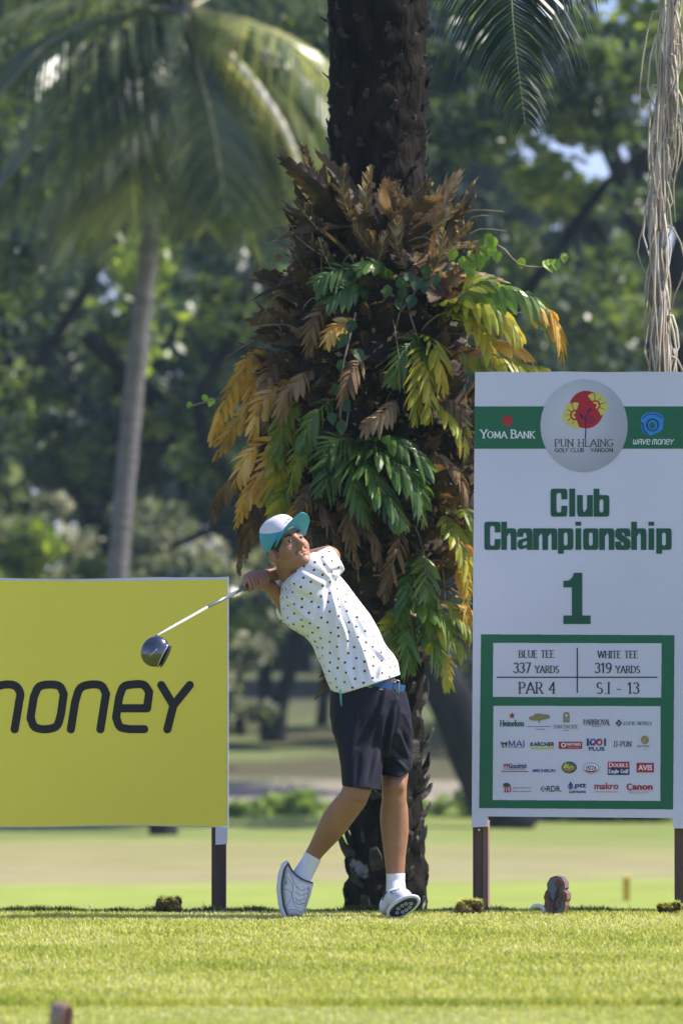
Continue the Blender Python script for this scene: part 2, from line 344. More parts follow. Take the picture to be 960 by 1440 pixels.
def tree(name, label, cat, x, y, h, cr, trunk_r, z0=None, n_cl=40, per=170, size=.16, base_h=.35, m=leafA, group=None, lean=(0, 0), seed=0, trunk_pts=None, limbs=5, shape=.5, clr=1.0):
    r = random.Random(seed); rn = np.random.default_rng(seed+100)
    gz = float(ground_z(x, y)) - .1; loc = Vector((x, y, gz)); root = empty(name, loc, label, cat, group)
    ztop = gz + h; zb = gz + h*base_h; cz = (ztop+zb)/2; hz = (ztop-zb)/2
    top = Vector((x+lean[0], y+lean[1], zb + hz*.5))
    tp = trunk_pts or catmull([loc, loc.lerp(top, .5)+Vector((r.uniform(-.2,.2), r.uniform(-.2,.2), 0)), top], 9)
    tb = MB(); m_ = len(tp); tb.tube(tp, [trunk_r*(1.25 if i == 0 else 1)*(1-.55*i/(m_-1)) for i in range(m_)], 10, .08); tb.build('trunk', bark_m, root, True)
    d = rn.normal(size=(n_cl, 3)); d /= np.linalg.norm(d, axis=1)[:, None]; rad = rn.uniform(.25, 1, n_cl)**.5
    c = np.array([x+lean[0], y+lean[1], cz]) + d*rad[:, None]*np.array([cr, cr, hz])
    cl = np.concatenate([c, rn.uniform(.14, .3, (n_cl, 1))*cr*clr], 1)
    V, F, T = crown_mesh(cl, per, size, seed+5); link('crown', me_fast('crown', V, F, T), m, root)
    for i in range(limbs):
        e = Vector(c[i]); s_ = tp[int(m_*.55)+i % max(1, int(m_*.4))] if m_ > 4 else tp[-1]
        mid = s_.lerp(e, .5)+Vector((r.uniform(-.3,.3), r.uniform(-.3,.3), r.uniform(0, .5)))
        lb = MB(); lb.tube(catmull([s_, mid, e], 7), [trunk_r*.5*(1-.75*j/6) for j in range(7)], 6, .08); lb.build('limb', bark_m, root, True)
    return root
GB = 'trees of the far wood behind the fairway'
# far wood: (x, y, height, crown radius, base fraction, label)
far = [(-17, 134, 21, 4.6, .10, 'tall dark tree of the far wood, beyond the left edge of the photo'),
       (-10.8, 131, 22, 4.6, .08, 'tall dark tree of the far wood, at the left edge of the photo'),
       (-5.6, 150, 23, 4.6, .08, 'tall dark tree of the far wood behind the coconut palm crown'),
       (-1.2, 148, 24, 4.4, .10, 'tall dark tree of the far wood directly behind the oil palm trunk'),
       (2.6, 127, 11.3, 3.6, .06, 'lower rounded tree of the far wood, just right of the oil palm, under the sky'),
       (6.8, 129, 11.5, 3.8, .05, 'lower rounded tree of the far wood above the white championship sign, with sky above it'),
       (11.4, 133, 20, 4.6, .06, 'tall dark tree of the far wood, at the right edge of the photo'),
       (17.6, 131, 21, 4.8, .08, 'tall dark tree of the far wood, beyond the right edge of the photo')]
for i, (x, y, h, cr, bh, lb) in enumerate(far):
    tree('forest_tree', lb, 'tree', x, y, h, cr, .32, n_cl=95, per=190, size=.40, base_h=bh, m=leafA, group=GB, seed=20+i, limbs=4)
for i, (x, h, lb) in enumerate([(-22, 30, 'hazy tall tree at the very back of the wood, far beyond the left edge'), (-14, 31, 'hazy tall tree at the back of the wood, above the yellow board left edge'), (-6.5, 30, 'hazy tall tree at the back of the wood, between coconut palm and oil palm'),
        (.2, 22, 'hazy tree at the very back of the wood, hidden by the oil palm trunk'), (4.5, 11.4, 'hazy low tree at the very back of the wood, under the bright sky gap'), (9.5, 12.0, 'hazy low tree at the back of the wood, above the right half of the sign'), (16, 30, 'hazy tall tree at the back of the wood, behind the dead hanging frond')]):
    tree('forest_tree', lb, 'tree', x, 162, h, 5.2, .35, n_cl=90, per=120, size=.75, base_h=.05, m=leafA, group=GB, seed=200+i, limbs=2)
# middle trees
GM = 'shade trees on the rising bank'
tree('shade_tree', 'slender dark twin-stemmed tree standing on the bank left of the golfer', 'tree', -1.35, 105, 9.5, 3.2, .17, n_cl=44, per=200, size=.2, base_h=.36, m=leafA, group=GM, seed=41, lean=(-.3, 0), limbs=5)
def stem2():
    root = [o for o in bpy.data.objects if o.name.startswith('shade_tree')][0]
    a = P(388, 1078, 105); b = MB(); b.tube(catmull([a, P(392, 1000, 105), P(412, 930, 105), P(420, 860, 105.3), P(430, 740, 105.6)], 9), [.20,.18,.16,.14,.13,.12,.1,.09,.07], 9, .06); b.build('trunk', bark_m, root, True)
stem2()
tree('shade_tree', 'dense mid green tree behind the coconut palm trunk, over the yellow board', 'tree', -4.6, 108, 12.5, 3.6, .22, n_cl=50, per=200, size=.22, base_h=.22, m=leafA, group=GM, seed=43)
tree('shade_tree', 'dense dark tree at the left edge above the yellow board', 'tree', -8.6, 104, 12, 3.4, .22, n_cl=50, per=200, size=.22, base_h=.20, m=leafA, group=GM, seed=44)
tree('shade_tree', 'blue green tree above the championship sign, below the sky gap', 'tree', 4.3, 104, 8.6, 3.2, .2, n_cl=44, per=200, size=.2, base_h=.12, m=leafA, group=GM, seed=45)
tree('shade_tree', 'blue green tree right of the championship sign, behind the dead frond', 'tree', 8.6, 101, 9.2, 3.3, .2, n_cl=44, per=200, size=.2, base_h=.12, m=leafA, group=GM, seed=46)
tree('shade_tree', 'fresh green tree in the top right, its branches above the sky gap', 'tree', 7.2, 88, 17, 4.2, .26, n_cl=60, per=200, size=.19, base_h=.52, m=leafB, group=GM, seed=47, lean=(-2.6, 0), limbs=9)
tree('shade_tree', 'fresh green tree overhanging from the top left behind the coconut fronds', 'tree', -6.8, 92, 16, 4.0, .25, n_cl=54, per=200, size=.19, base_h=.44, m=leafB, group=GM, seed=48, lean=(1.6, 0), limbs=7)
tree('shade_tree', 'thin dark straight tree on the bank, beside the right edge of the yellow board', 'tree', P(338, 1070, 108).x, 108, 9.0, 2.2, .11, n_cl=26, per=150, size=.2, base_h=.42, m=leafA, group=GM, seed=51, limbs=3)
tree('shade_tree', 'thin dark tree on the bank, seen just behind the golfer lower back', 'tree', P(452, 1066, 112).x, 112, 9.5, 2.4, .12, n_cl=26, per=150, size=.2, base_h=.40, m=leafA, group=GM, seed=52, limbs=3)
# the big leaning rain tree: its trunk passes behind the palm from lower right to upper left
def leaning_tree():
    Y = 74
    pts = [P(735, 1172, Y), P(690, 1112, Y), P(650, 1020, Y), P(600, 930, Y), P(520, 845, Y+.5), P(430, 780, Y+1), P(340, 690, Y+1.2), P(285, 620, Y+1.6), P(215, 560, Y+2), P(120, 470, Y+2)]
    base = pts[0]; root = empty('rain_tree', (base.x, base.y, float(ground_z(base.x, base.y))), 'huge dark leaning rain tree whose trunk slants up to the left behind the oil palm', 'tree', None)
    b = MB(); tp = catmull(pts, 26); b.tube(tp, [.42-.30*(i/25)**.8 for i in range(26)], 12, .06); b.build('trunk', bark_m, root, True)
    for q, rr in (([P(520,845,Y+.5), P(420,745,Y+1), P(330,735,Y+1), P(240,770,Y+1)], .12), ([P(340,690,Y+1.2), P(300,640,Y), P(280,560,Y), P(330,470,Y), P(350,380,Y)], .13), ([P(430,780,Y+1), P(390,650,Y+2), P(400,500,Y+2), P(350,330,Y+2)], .16),
                  ([P(600,930,Y), P(640,700,Y+1), P(700,480,Y+1), P(800,330,Y+1)], .2), ([P(700,480,Y+1), P(650,380,Y+1), P(620,240,Y+1), P(560,100,Y+1)], .12), ([P(800,330,Y+1), P(860,250,Y+1), P(940,190,Y+1)], .09), ([P(285,620,Y+1.6), P(330,600,Y), P(400,590,Y)], .07)):
        l = MB(); l.tube(catmull(q, 12), [rr*(1-.06*i) for i in range(12)], 8, .06); l.build('limb', bark_m, root, True)
    rn = np.random.default_rng(3); c = []
    for (px, py, n_, sp) in ((340, 420, 10, 90), (120, 540, 12, 90), (60, 330, 8, 90), (260, 600, 7, 60), (300, 840, 5, 70), (560, 120, 6, 90), (700, 360, 10, 80), (860, 440, 9, 70), (640, 470, 5, 50), (400, 200, 8, 80), (880, 120, 8, 90), (760, 60, 14, 80), (640, 170, 7, 45), (720, 150, 8, 50), (820, 165, 8, 50), (540, 250, 6, 60), (430, 60, 8, 90), (200, 150, 10, 110), (50, 120, 8, 90), (640, 60, 8, 70), (-100, 400, 10, 90), (1060, 300, 10, 90)):
        for _ in range(n_):
            q = P(px+rn.normal(0, sp*.6), py+rn.normal(0, sp*.45), Y+rn.uniform(-1, 5)); c.append((q.x, q.y, q.z, rn.uniform(.3, .75)))
    V, F, T = crown_mesh(np.array(c), 110, .15, 9, .6); link('crown', me_fast('crown', V, F, T), leafA, root)
leaning_tree()
# sunlit understorey shrubs along the bank
shr = [(40, 812, 97, 2.0, 2.4, leafC, 'dusty olive shrub low at the left edge over the yellow board'), (175, 800, 99, 2.0, 2.3, leafC, 'dusty olive shrub behind the coconut palm trunk'), (290, 815, 96, 1.7, 2.0, leafC, 'dusty grey green shrub over the right corner of the yellow board'),
       (-120, 830, 98, 2.2, 2.6, leafB, 'fresh green shrub beyond the left edge of the photo'), (60, 770, 92, 1.3, 1.3, leafB, 'bright yellow green shrub at the left edge, above the yellow board'), (355, 905, 150, 2.6, 2.4, leafA, 'dark shrub on the bank seen between the yellow board and the golfer'),
       (560, 895, 148, 2.6, 2.4, leafA, 'dark shrub hidden mostly behind the oil palm'), (470, 900, 152, 2.6, 2.2, leafA, 'dark tall shrub behind the golfer'), (700, 830, 110, 2.6, 2.4, leafA, 'dark shrub behind the championship sign'), (860, 800, 108, 2.6, 2.6, leafC, 'dusty shrub behind the right half of the championship sign')]
for i, (px, py, Y, cr, h, m, lb) in enumerate(shr):
    q = P(px, py, Y); gz = float(ground_z(q.x, Y)); hh = max(h, q.z+h*.75-gz)
    tree('bank_shrub', lb, 'shrub', q.x, Y, hh, cr, .08, n_cl=26, per=150, size=.16, base_h=.04, m=m, group='shrubs on the bank below the wood', seed=60+i, limbs=2, clr=1.2)
hedge_m = leafB
for i, (px, lb) in enumerate([(338, 'bright low bush at the fairway edge, touching the right side of the yellow board'), (386, 'bright low bush with pale flecks, midway between the yellow board and the golfer'), (432, 'bright low bush at the fairway edge, behind the golfer trailing calf'),
        (484, 'bright low bush at the fairway edge, seen left of the palm trunk behind the knee'), (612, 'bright low bush at the fairway edge, just right of the palm trunk'), (652, 'bright low bush at the fairway edge, against the left post of the sign')]):
    Y = 79+.3*(i % 2); q = P(px, 1150, Y)
    tree('low_bush', lb, 'bush', q.x, Y, .26+.06*(i % 3), .46, .02, n_cl=16, per=80, size=.075, base_h=.02, m=leafG, group='low bright bushes at the far edge of the fairway', seed=90+i, limbs=1, clr=1.4)
# dark hedge in shade behind the sign
tree('dark_hedge', 'deep green hedge in shade seen under the championship sign', 'hedge', P(810, 1150, 79).x, 79, .62, 1.75, .03, n_cl=90, per=110, size=.11, base_h=.02, m=leafA, seed=77, limbs=2)

# ---- coconut palm
palm_leaf = mat('coconut_leaf', (.1,.15,.04), rough=.30, scale=1.2, tint=[(.05,.075,.04),(.095,.13,.06),(.17,.21,.085),(.42,.42,.14)], trans=.4, tcol=(1.4,1.5,.6), spec=.6)
oil_leaf = mat('oil_palm_leaf', (.04,.06,.03), rough=.35, scale=3, tint=[(.02,.035,.018),(.035,.055,.025),(.06,.085,.035),(.13,.13,.06)], trans=.22, spec=.6)
rachis_m = mat('frond_rachis', (.42,.38,.18), (.30,.27,.12), scale=6, rough=.45)
def frond(path, n, length, wid, hang, root, lm, rm=rachis_m, spread=.7, r0=.03, name='frond', dead=0, tintc=.4, out=None, seg=3, seed=0, taper=(.12,.25)):
    rn = random.Random(seed); c = catmull(path, n+1); mb = MB(); g = Vector((0, 0, -1))
    for i in range(1, n):
        t = i/n; T = (c[i+1]-c[i-1]).normalized(); side0 = T.cross(Vector(out) if out else g)
        if side0.length < .15: side0 = T.cross(Vector((0, 1, 0)))
        side0.normalize(); L = length*(min(1, t/taper[0]) if t < taper[0] else min(1, (1-t)/taper[1]+.18))*rn.uniform(.85, 1.1)
        for s in (-1, 1):
            d = (side0*s*spread + T*(.55+.5*t) + Vector((rn.uniform(-.1,.1), rn.uniform(-.1,.1), rn.uniform(-.06,.06)))).normalized()
            p = c[i].copy(); wv = T*wid; vs = []; tt = tintc + rn.uniform(-.3, .3)
            for k in range(seg+1):
                ww = wid*(.5 if k == 0 else (1-.9*(k/seg)**2))*.5; wd = d.cross(g); wd = T if wd.length < .1 else wd.normalized()
                wdir = (T*.8 + wd*.35*s).normalized(); vs += [p-wdir*ww, p+wdir*ww]
                if k < seg: p = p + d*(L/seg); d = (d + g*hang*(1+k*.5)).normalized()
            mb.add(vs, [(2*k, 2*k+1, 2*k+3, 2*k+2) for k in range(seg)], tt)
    o = mb.build(name, lm, root)
    rb = MB(); rb.tube(c, [r0*(1-.85*i/n) for i in range(n+1)], 6); rb.build('rachis', rm, o, True) if False else None
    r = link('rachis', me_from('rachis', rb.v, rb.f, rb.t), rm, None, True); r.parent = o
    return o
def coconut():
    Y = 71; base = P(232, 1183, Y); root = empty('coconut_palm', base, 'tall coconut palm with a pale leaning trunk and drooping fronds behind the yellow board', 'palm tree')
    tp = catmull([base+Vector((0,0,-.3)), P(228, 1160, Y), P(192, 1060, Y), P(164, 920, Y), P(166, 810, Y), P(180, 640, Y), P(200, 440, Y), P(222, 240, Y), P(245, 60, Y), P(262, -30, Y)], 50)
    rd = [S(27, Y)*(1-.4*min(1, i/7)) if i < 8 else S(16.5-4*i/50, Y)*(1+.07*(i % 2)) for i in range(50)]
    b = MB(); b.tube(tp[7:], rd[7:], 14, .03); b.build('trunk', pale_bark_m, root, True); b = MB(); b.tube(tp[:8], rd[:8], 14, .12); b.build('root_base', bark_m, root, True)
    H = P(258, 20, Y)
    F = [([(258,20),(215,60),(190,140),(130,260),(60,400)], 1.35, .38, .4), ([(258,20),(190,50),(110,120),(30,230),(-60,330)], 1.2, .42, .35), ([(258,20),(180,0),(80,10),(-30,80),(-90,160)], 1.2, .4, .4),
         ([(258,20),(240,90),(205,170),(165,250),(110,330)], 1.5, .5, .5), ([(258,20),(255,120),(262,220),(272,330)], 1.25, .7, .45), ([(262,20),(275,80),(300,180),(318,300)], 1.2, .7, .42),
         ([(270,20),(315,75),(372,140),(412,220),(432,330)], 1.3, .75, .7), ([(270,15),(340,30),(420,70),(490,150),(520,230)], 1.15, .65, .55), ([(270,10),(350,-30),(450,-20),(540,50)], 1.1, .6, .5),
         ([(258,10),(200,-50),(100,-80),(0,-40)], 1.2, .5, .5), ([(258,0),(250,-100),(230,-200),(180,-280)], 1.2, .5, .5), ([(262,0),(300,-100),(370,-190),(450,-230)], 1.2, .5, .5), ([(250,20),(228,100),(226,190),(240,290)], 1.2, .6, .3), ([(250,20),(200,90),(120,180),(10,300)], 1.25, .5, .3),
         ([(258,20),(225,100),(170,190),(90,300)], 1.5, .6, .35), ([(262,20),(268,110),(285,210),(290,320)], 1.3, .8, .5), ([(262,20),(330,60),(380,110),(440,200)], 1.3, .7, .35), ([(258,20),(170,20),(70,60),(-20,160)], 1.3, .6, .25), ([(262,20),(300,100),(340,190),(365,300)], 1.2, .8, .45), ([(258,20),(245,110),(215,210),(180,310)], 1.3, .7, .35)]
    for i, (pp, L, hang, tc_) in enumerate(F):
        dy = [0, -.6, -1.2, -1.6, -1.8][:len(pp)] if i % 2 else [0, .6, 1.1, 1.5, 1.7][:len(pp)]
        pts = [P(a, b_, Y+d*(.8+.2*(i % 3))) for (a, b_), d in zip(pp, dy)]
        frond(pts, 110, L*1.25, .10, hang*.55, root, palm_leaf, spread=.95, r0=.042, tintc=[.15,.35,.55,.75][i % 4], seg=4, seed=i)
    old = frond([P(292,52,Y-.6), P(350,110,Y-1.6), P(405,195,Y-2), P(432,300,Y-2), P(436,400,Y-1.8)], 90, .52, .12, 1.3, root, mat('sunlit_coconut_leaf', (.6,.6,.3), rough=.35, tint=[(.30,.34,.10),(.55,.52,.12),(.72,.68,.22)], trans=.35, tcol=(1.2,1.1,.4)), mat('sunlit_rachis', (.66,.62,.50)), spread=.7, r0=.09, seg=3, seed=99, tintc=.5)  # added frond in pale tints, sunlit leaflets and shining midrib put into the colour
    return root
coconut()
# ================================================================== OIL PALM WITH ITS FERNS
YP = 25.0
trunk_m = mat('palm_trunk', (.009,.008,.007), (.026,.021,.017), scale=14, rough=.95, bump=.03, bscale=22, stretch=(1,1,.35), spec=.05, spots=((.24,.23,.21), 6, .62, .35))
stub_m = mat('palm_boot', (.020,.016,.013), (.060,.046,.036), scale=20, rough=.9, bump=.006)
brown_m = mat('dry_nest_leaf', (.12,.07,.03), rough=.7, scale=9, tint=[(.032,.024,.015),(.085,.062,.034),(.18,.125,.065),(.46,.37,.25)], trans=.34, tcol=(1.25,1.0,.6), spec=.4)
fern_m = mat('fern_green', (.06,.12,.03), rough=.36, scale=6, tint=[(.035,.075,.018),(.065,.13,.026),(.12,.20,.035),(.24,.32,.07)], trans=.42, tcol=(1.6,1.8,.5), spec=.6, bump=.002)
ferny_m = mat('fern_yellowing', (.2,.2,.03), rough=.42, scale=7, tint=[(.13,.19,.02),(.30,.34,.035),(.56,.48,.05),(.74,.56,.08)], trans=.45, tcol=(1.4,1.2,.5), spec=.5)
ferno_m = mat('fern_dying', (.35,.2,.05), rough=.55, scale=7, tint=[(.20,.12,.025),(.46,.29,.045),(.66,.43,.08),(.80,.62,.24)], trans=.45, tcol=(1.4,1.1,.5), spec=.4)
fernb_m = mat('fern_brown', (.12,.07,.03), rough=.7, scale=7, tint=[(.05,.03,.015),(.12,.07,.03),(.22,.13,.05),(.36,.25,.11)], trans=.3, tcol=(1.3,1.0,.6))
vine_m = mat('vine_leaf', (.25,.36,.04), rough=.45, scale=6, tint=[(.14,.25,.03),(.24,.36,.04),(.32,.42,.06)], trans=.45, tcol=(1.4,1.5,.4))
vined_m = mat('vine_leaf_dark', (.03,.09,.04), rough=.42, scale=6, tint=[(.015,.04,.015),(.03,.075,.025),(.06,.13,.04)], trans=.3, spec=.4)
twig_m = mat('dry_stem', (.30,.24,.17), (.16,.12,.08), scale=20, rough=.85)
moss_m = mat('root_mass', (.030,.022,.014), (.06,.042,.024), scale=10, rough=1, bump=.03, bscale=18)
tb = float(ground_z(.2, YP))-.1
PALM = empty('oil_palm', (P(538, 1280, YP).x, YP, tb), 'massive oil palm, its black shaggy trunk covered in ferns, behind the golfer', 'palm tree')
def palm_trunk():
    prof = [(1300,541,60),(1270,541,58),(1200,543,54),(1120,545,50),(1050,544,52),(980,545,52),(900,545,56),(800,540,60),(700,536,66),(600,534,68),(500,532,70),(400,531,70),(300,531,71),(200,531,71),(100,531,72),(0,531,73),(-120,531,76),(-300,532,80),(-700,534,80),(-1900,536,66)]
    prof = [(p, c, r) for p, c, r in prof]; py = np.linspace(1310, -1900, 380); pp = np.array(prof)[::-1]
    cx = np.interp(py, pp[:, 0], pp[:, 1]); rr = np.interp(py, pp[:, 0], pp[:, 2]); n = 64; V = []
    r0 = np.random.default_rng(5); nz = r0.normal(size=(380, n)); ph = r0.uniform(0, 6.28, 12)
    for k in range(2): nz = (nz+np.roll(nz, 1, 1)+np.roll(nz, 1, 0))/2.2
    for i in range(380):
        c = P(cx[i], py[i], YP)
        for k in range(n):
            th = 2*math.pi*k/n; rows = (i/9.0 + .5*math.floor((k/n*9+.5*(int(i/9) % 2)))) % 1.0
            cell = ((k*9/n + .5*(int(i/9) % 2)) % 1.0); bump = .05*(rows) * (1-abs(cell*2-1)**2) + .028*nz[i, k]
            low = max(0, min(1, (py[i]-980)/80)); bump = bump*(1+.9*low)
            R = S(rr[i], YP)*(0.93+bump)
            V.append((c.x+math.cos(th)*R, c.y+math.sin(th)*R, c.z))
    V = np.array(V); k = np.arange(n); F = []
    for i in range(379): F.append(np.stack([i*n+k, i*n+(k+1) % n, (i+1)*n+(k+1) % n, (i+1)*n+k], 1))
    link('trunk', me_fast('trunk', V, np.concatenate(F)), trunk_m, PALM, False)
    # old leaf boots: short broken stubs standing out of the trunk
    protos = []
    for s in range(4):
        b = bmesh.new(); r1 = random.Random(s); g_ = []
        for j in range(5):
            t = j/4; wv = (.042*(1-.45*t))*r1.uniform(.85,1.1); th = .018*(1-.4*t)
            c = Vector((t*.09, 0, t*t*.08+.02*t)); g_.append([b.verts.new(c+Vector((0, a*wv+r1.uniform(-.004,.004), bb*th))) for a, bb in ((-1,-1),(1,-1),(1,1),(.2,1.4),(-1,1))])
        for j in range(4):
            for q in range(5): b.faces.new((g_[j][q], g_[j][(q+1)%5], g_[j+1][(q+1)%5], g_[j+1][q]))
        b.faces.new(g_[-1]); me = bpy.data.meshes.new('leaf_boot'); b.to_mesh(me); b.free(); me.materials.append(stub_m); protos.append(me)
    r1 = random.Random(9)
    for i in range(200):
        if i < 130: pyy = 300 - i*3.2; ang = i*2.399
        else: pyy = 960 + (i-130)*4.7; ang = i*2.399+.5
        cxi = np.interp(pyy, pp[:, 0], pp[:, 1]); R = S(np.interp(pyy, pp[:, 0], pp[:, 2]), YP)*.93
        c = P(cxi, pyy, YP); o = bpy.data.objects.new('leaf_boot', protos[i % 4]); COL.objects.link(o)
        sc = r1.uniform(.18, .42) if i < 130 else r1.uniform(.3, .8)
        M = Matrix.Translation((c.x+math.cos(ang)*R, c.y+math.sin(ang)*R, c.z)) @ Matrix.Rotation(ang, 4, 'Z') @ Matrix.Rotation(r1.uniform(-.9,.2) if i >= 130 else r1.uniform(-.4,.5), 4, 'Y') @ Matrix.Rotation(r1.uniform(-.4,.4), 4, 'X') @ Matrix.Diagonal((sc, sc*1.3, sc, 1))
        o.parent = PALM; o.matrix_parent_inverse = Matrix.Translation(-PALM.location); o.matrix_basis = M
palm_trunk()
def root_mass():
    V = []; F = []; n = 56; m = 90; r0 = np.random.default_rng(8); nz = r0.normal(size=(m, n))
    for k in range(3): nz = (nz+np.roll(nz, 1, 1)+np.roll(nz, -1, 1)+np.roll(nz, 1, 0))/3.2
    prof = np.array([(255,60),(300,84),(360,106),(450,128),(560,136),(680,128),(780,108),(860,84),(930,64),(975,50)])
    for i in range(m):
        py = 262+i*(972-262)/(m-1); R = S(np.interp(py, prof[:,0], prof[:,1]), YP); c = P(534 + 10*math.sin(py*.013), py, YP)
        for k in range(n):
            th = 2*math.pi*k/n; q = R*(.86+.22*nz[i, k]+.07*math.sin(3*th+py*.02)); V.append((c.x+math.cos(th)*q, c.y+math.sin(th)*q, c.z+.03*nz[i, (k*3) % n]))
    k = np.arange(n)
    for i in range(m-1): F.append(np.stack([i*n+k, (i+1)*n+k, (i+1)*n+(k+1) % n, i*n+(k+1) % n], 1)[:, ::-1])
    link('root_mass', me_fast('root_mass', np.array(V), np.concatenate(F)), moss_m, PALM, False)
root_mass()
MPROF = np.array([(220,66),(255,84),(300,104),(360,126),(450,150),(560,158),(680,150),(780,124),(860,92),(930,70),(975,52)])
def surf(py, ang, k=.9):
    """point on the fern mass; ang 0 = facing camera, + = right"""
    R = S(np.interp(py, MPROF[:,0], MPROF[:,1]), YP)*k; c = P(534, py, YP)
    return Vector((c.x+math.sin(ang)*R, c.y-math.cos(ang)*R, c.z)), Vector((math.sin(ang), -math.cos(ang), 0))
# a plant = Empty + shield leaves + fronds; each leaf its own mesh
def nest_leaf(base, out, L, W, root, m, seed, up=.9, tint=.4, name='nest_leaf', n=9):
    r = random.Random(seed); mb = MB(); d = (out + Vector((0,0,up)) + Vector((r.uniform(-.45,.45), r.uniform(-.3,.3), r.uniform(-.3,.3)))).normalized()
    side = d.cross(out + Vector((.01,.02,.3))).normalized(); nrm = side.cross(d).normalized(); p = base.copy(); rows = []
    curl = r.uniform(-.35, .5)
    for j in range(n+1):
        t = j/n; w = W*(math.sin(math.pi*min(1, t*.86+.12)))**.7*(1 - .15*t); jag = (1.0 if j % 2 else .60 if n < 12 else .74) if t > .25 else 1
        rows.append((p-side*w*jag + nrm*w*.35 + d*(L*.05*(j % 2)), p-side*w*.5+nrm*w*.08, p, p+side*w*.5+nrm*w*.08, p+side*w*jag+nrm*w*.35 + d*(L*.05*(j % 2))))
        p = p + d*(L/n); d = (d + nrm*curl/n*1.2 + Vector((0,0,-.02))).normalized()
    v = [q for row in rows for q in row]; f = [(5*j+k, 5*j+k+1, 5*j+k+6, 5*j+k+5) for j in range(n) for k in range(4)]
    mb.add(v, f, tint+r.uniform(-.25,.3)); return mb.build(name, m, root)
def fern_frond(pts, n, W, m, root, seed=0, tint=.5, face=(.85,-.85,.85), lw=.9, droop=.35, name='frond', t1=None):
    """pinnatifid frond: broad pointed lobes on both sides of a rachis"""
    r = random.Random(seed); c = catmull(pts, n+2); mb = MB(); Lr = sum((c[i+1]-c[i]).length for i in range(n+1))
    step = Lr/(n+1); fc = Vector(face).normalized()
    for i in range(1, n+1):
        t = i/n; T = (c[i+1]-c[i-1]).normalized() if i+1 < len(c) else (c[i]-c[i-1]).normalized()
        sd = T.cross(fc).normalized(); w = W*(.35+.65*math.sin(math.pi*min(1, t*.72+.2)))*(1 if t < .95 else .6)
        tt = (tint if t1 is None else tint+(t1-tint)*t)
        for s in (-1, 1):
            if r.random() < .04: continue
            d = (sd*s + T*(.65+.6*t+r.uniform(-.12,.14)) + fc*r.uniform(-.25,.3)).normalized(); p = c[i].copy(); vs = []; lwid = step*lw*.5*r.uniform(.8,1.15); w_ = w; w = w_*r.uniform(.72,1.12); rl = r.uniform(-.7,.7); Tw = (T*math.cos(rl)+fc*math.sin(rl)).normalized()
            for k, (u, ww) in enumerate(((0,.75),(.25,1.0),(.55,.95),(.82,.6),(1,.06))):
                q = p + d*(w*u) + Vector((0,0,-droop*w*u*u)) + T*(w*.12*u*u)
                vs += [q - Tw*lwid*ww*1.05, q + fc*lwid*.35*ww, q + Tw*lwid*ww*1.05]
            mb.add(vs, [(3*k+a, 3*k+a+1, 3*k+a+4, 3*k+a+3) for k in range(4) for a in (0, 1)], tt+r.uniform(-.22,.22)); w = w_
    o = mb.build(name, m, root); rb = MB(); rb.tube(c, [.0042*(1-.6*i/(n+1)) for i in range(n+2)], 5)
    rr = link('rachis', me_from('rachis', rb.v, rb.f), twig_m if m in (ferno_m, fernb_m) else rachis_m, None, True); rr.parent = o
    return o
def plant(label, px, py, cat='fern', name='basket_fern', group=None):
    return empty(name, P(px, py, YP-.25), label, cat, group)
def shields(root, py0, py1, a0, a1, n, L, W, seed, up=.9, m=brown_m, tint=.35, k=.86):
    r = random.Random(seed)
    for i in range(n):
        b, o = surf(r.uniform(py0, py1), r.uniform(a0, a1), k); nest_leaf(b, o, L*r.uniform(.6,1.2), W*r.uniform(.7,1.25), root, m, seed*50+i, up*r.uniform(.5,1.4), tint)
def fr(root, pix, W, m, seed, tint=.5, n=13, **kw):
    n = max(6, int(n*.92)); W *= 1.5 if m in (fern_m, ferny_m) else 1.3; kw.setdefault('lw', 1.4)
    """fern frond through photograph points (px, py, distance in front of the palm axis)"""
    return fern_frond([P(a, b, YP-c) for a, b, c in pix], n, W, m, root, seed, tint, **kw)
# 1 crest of upright dry leaves round the trunk
r1 = plant('crest of tall dry brown leaves clasping the trunk above the other ferns', 520, 330)
for i, (bx, by, tx, ty, W, tn) in enumerate([(500,330,428,212,.065,.15),(475,345,418,285,.06,.05),(500,320,485,238,.065,.45),(528,330,520,240,.07,.62),(545,325,555,262,.07,.5),(560,330,602,258,.06,.55),(575,345,640,292,.06,.5),(600,370,660,318,.05,.45),(470,370,414,330,.05,.1),(540,370,500,320,.07,.4),(570,380,560,310,.07,.6),(600,395,622,330,.06,.55),(450,400,412,352,.05,.1),(515,390,540,330,.06,.5),(620,400,672,352,.05,.35),(485,400,450,340,.06,.2)]):
    b = P(bx, by, YP-.27-.03*(i % 3)); t = P(tx, ty, YP-.42-.05*(i % 4)); d = t-b; L = d.length*1.12; mid = (b+t)/2 + Vector((d.z*.12*(-1 if d.x < 0 else 1), -.03, 0))
    nest_leaf(b, Vector((d.x, -.10, 0)), L*1.05, W*1.1, r1, brown_m, 340+i, up=d.z, tint=tn, n=19)
    fern_frond([b, mid, t + (t-mid)*.2], 17, W*.8, brown_m, r1, 300+i, tn+.1, face=(.2,-1,.1), lw=1.1, droop=-.25, name='nest_leaf')
shields(r1, 300, 400, -1.5, 1.5, 22, .20, .06, 11, up=1.2)
r2 = plant('tangle of dry brown nest leaves on the left flank of the oil palm', 440, 520)
shields(r2, 400, 760, -1.6, -.5, 85, .20, .058, 12, up=.5)
r3 = plant('tangle of dry brown leaves on the right flank of the oil palm, beside the sign', 620, 560)
shields(r3, 380, 820, .45, 1.6, 85, .19, .055, 13, up=.5, tint=.42)
r4 = plant('dark dry leaves packed round the middle of the palm trunk', 540, 600)
shields(r4, 400, 800, -.6, .6, 90, .17, .052, 14, up=.25, tint=.25)
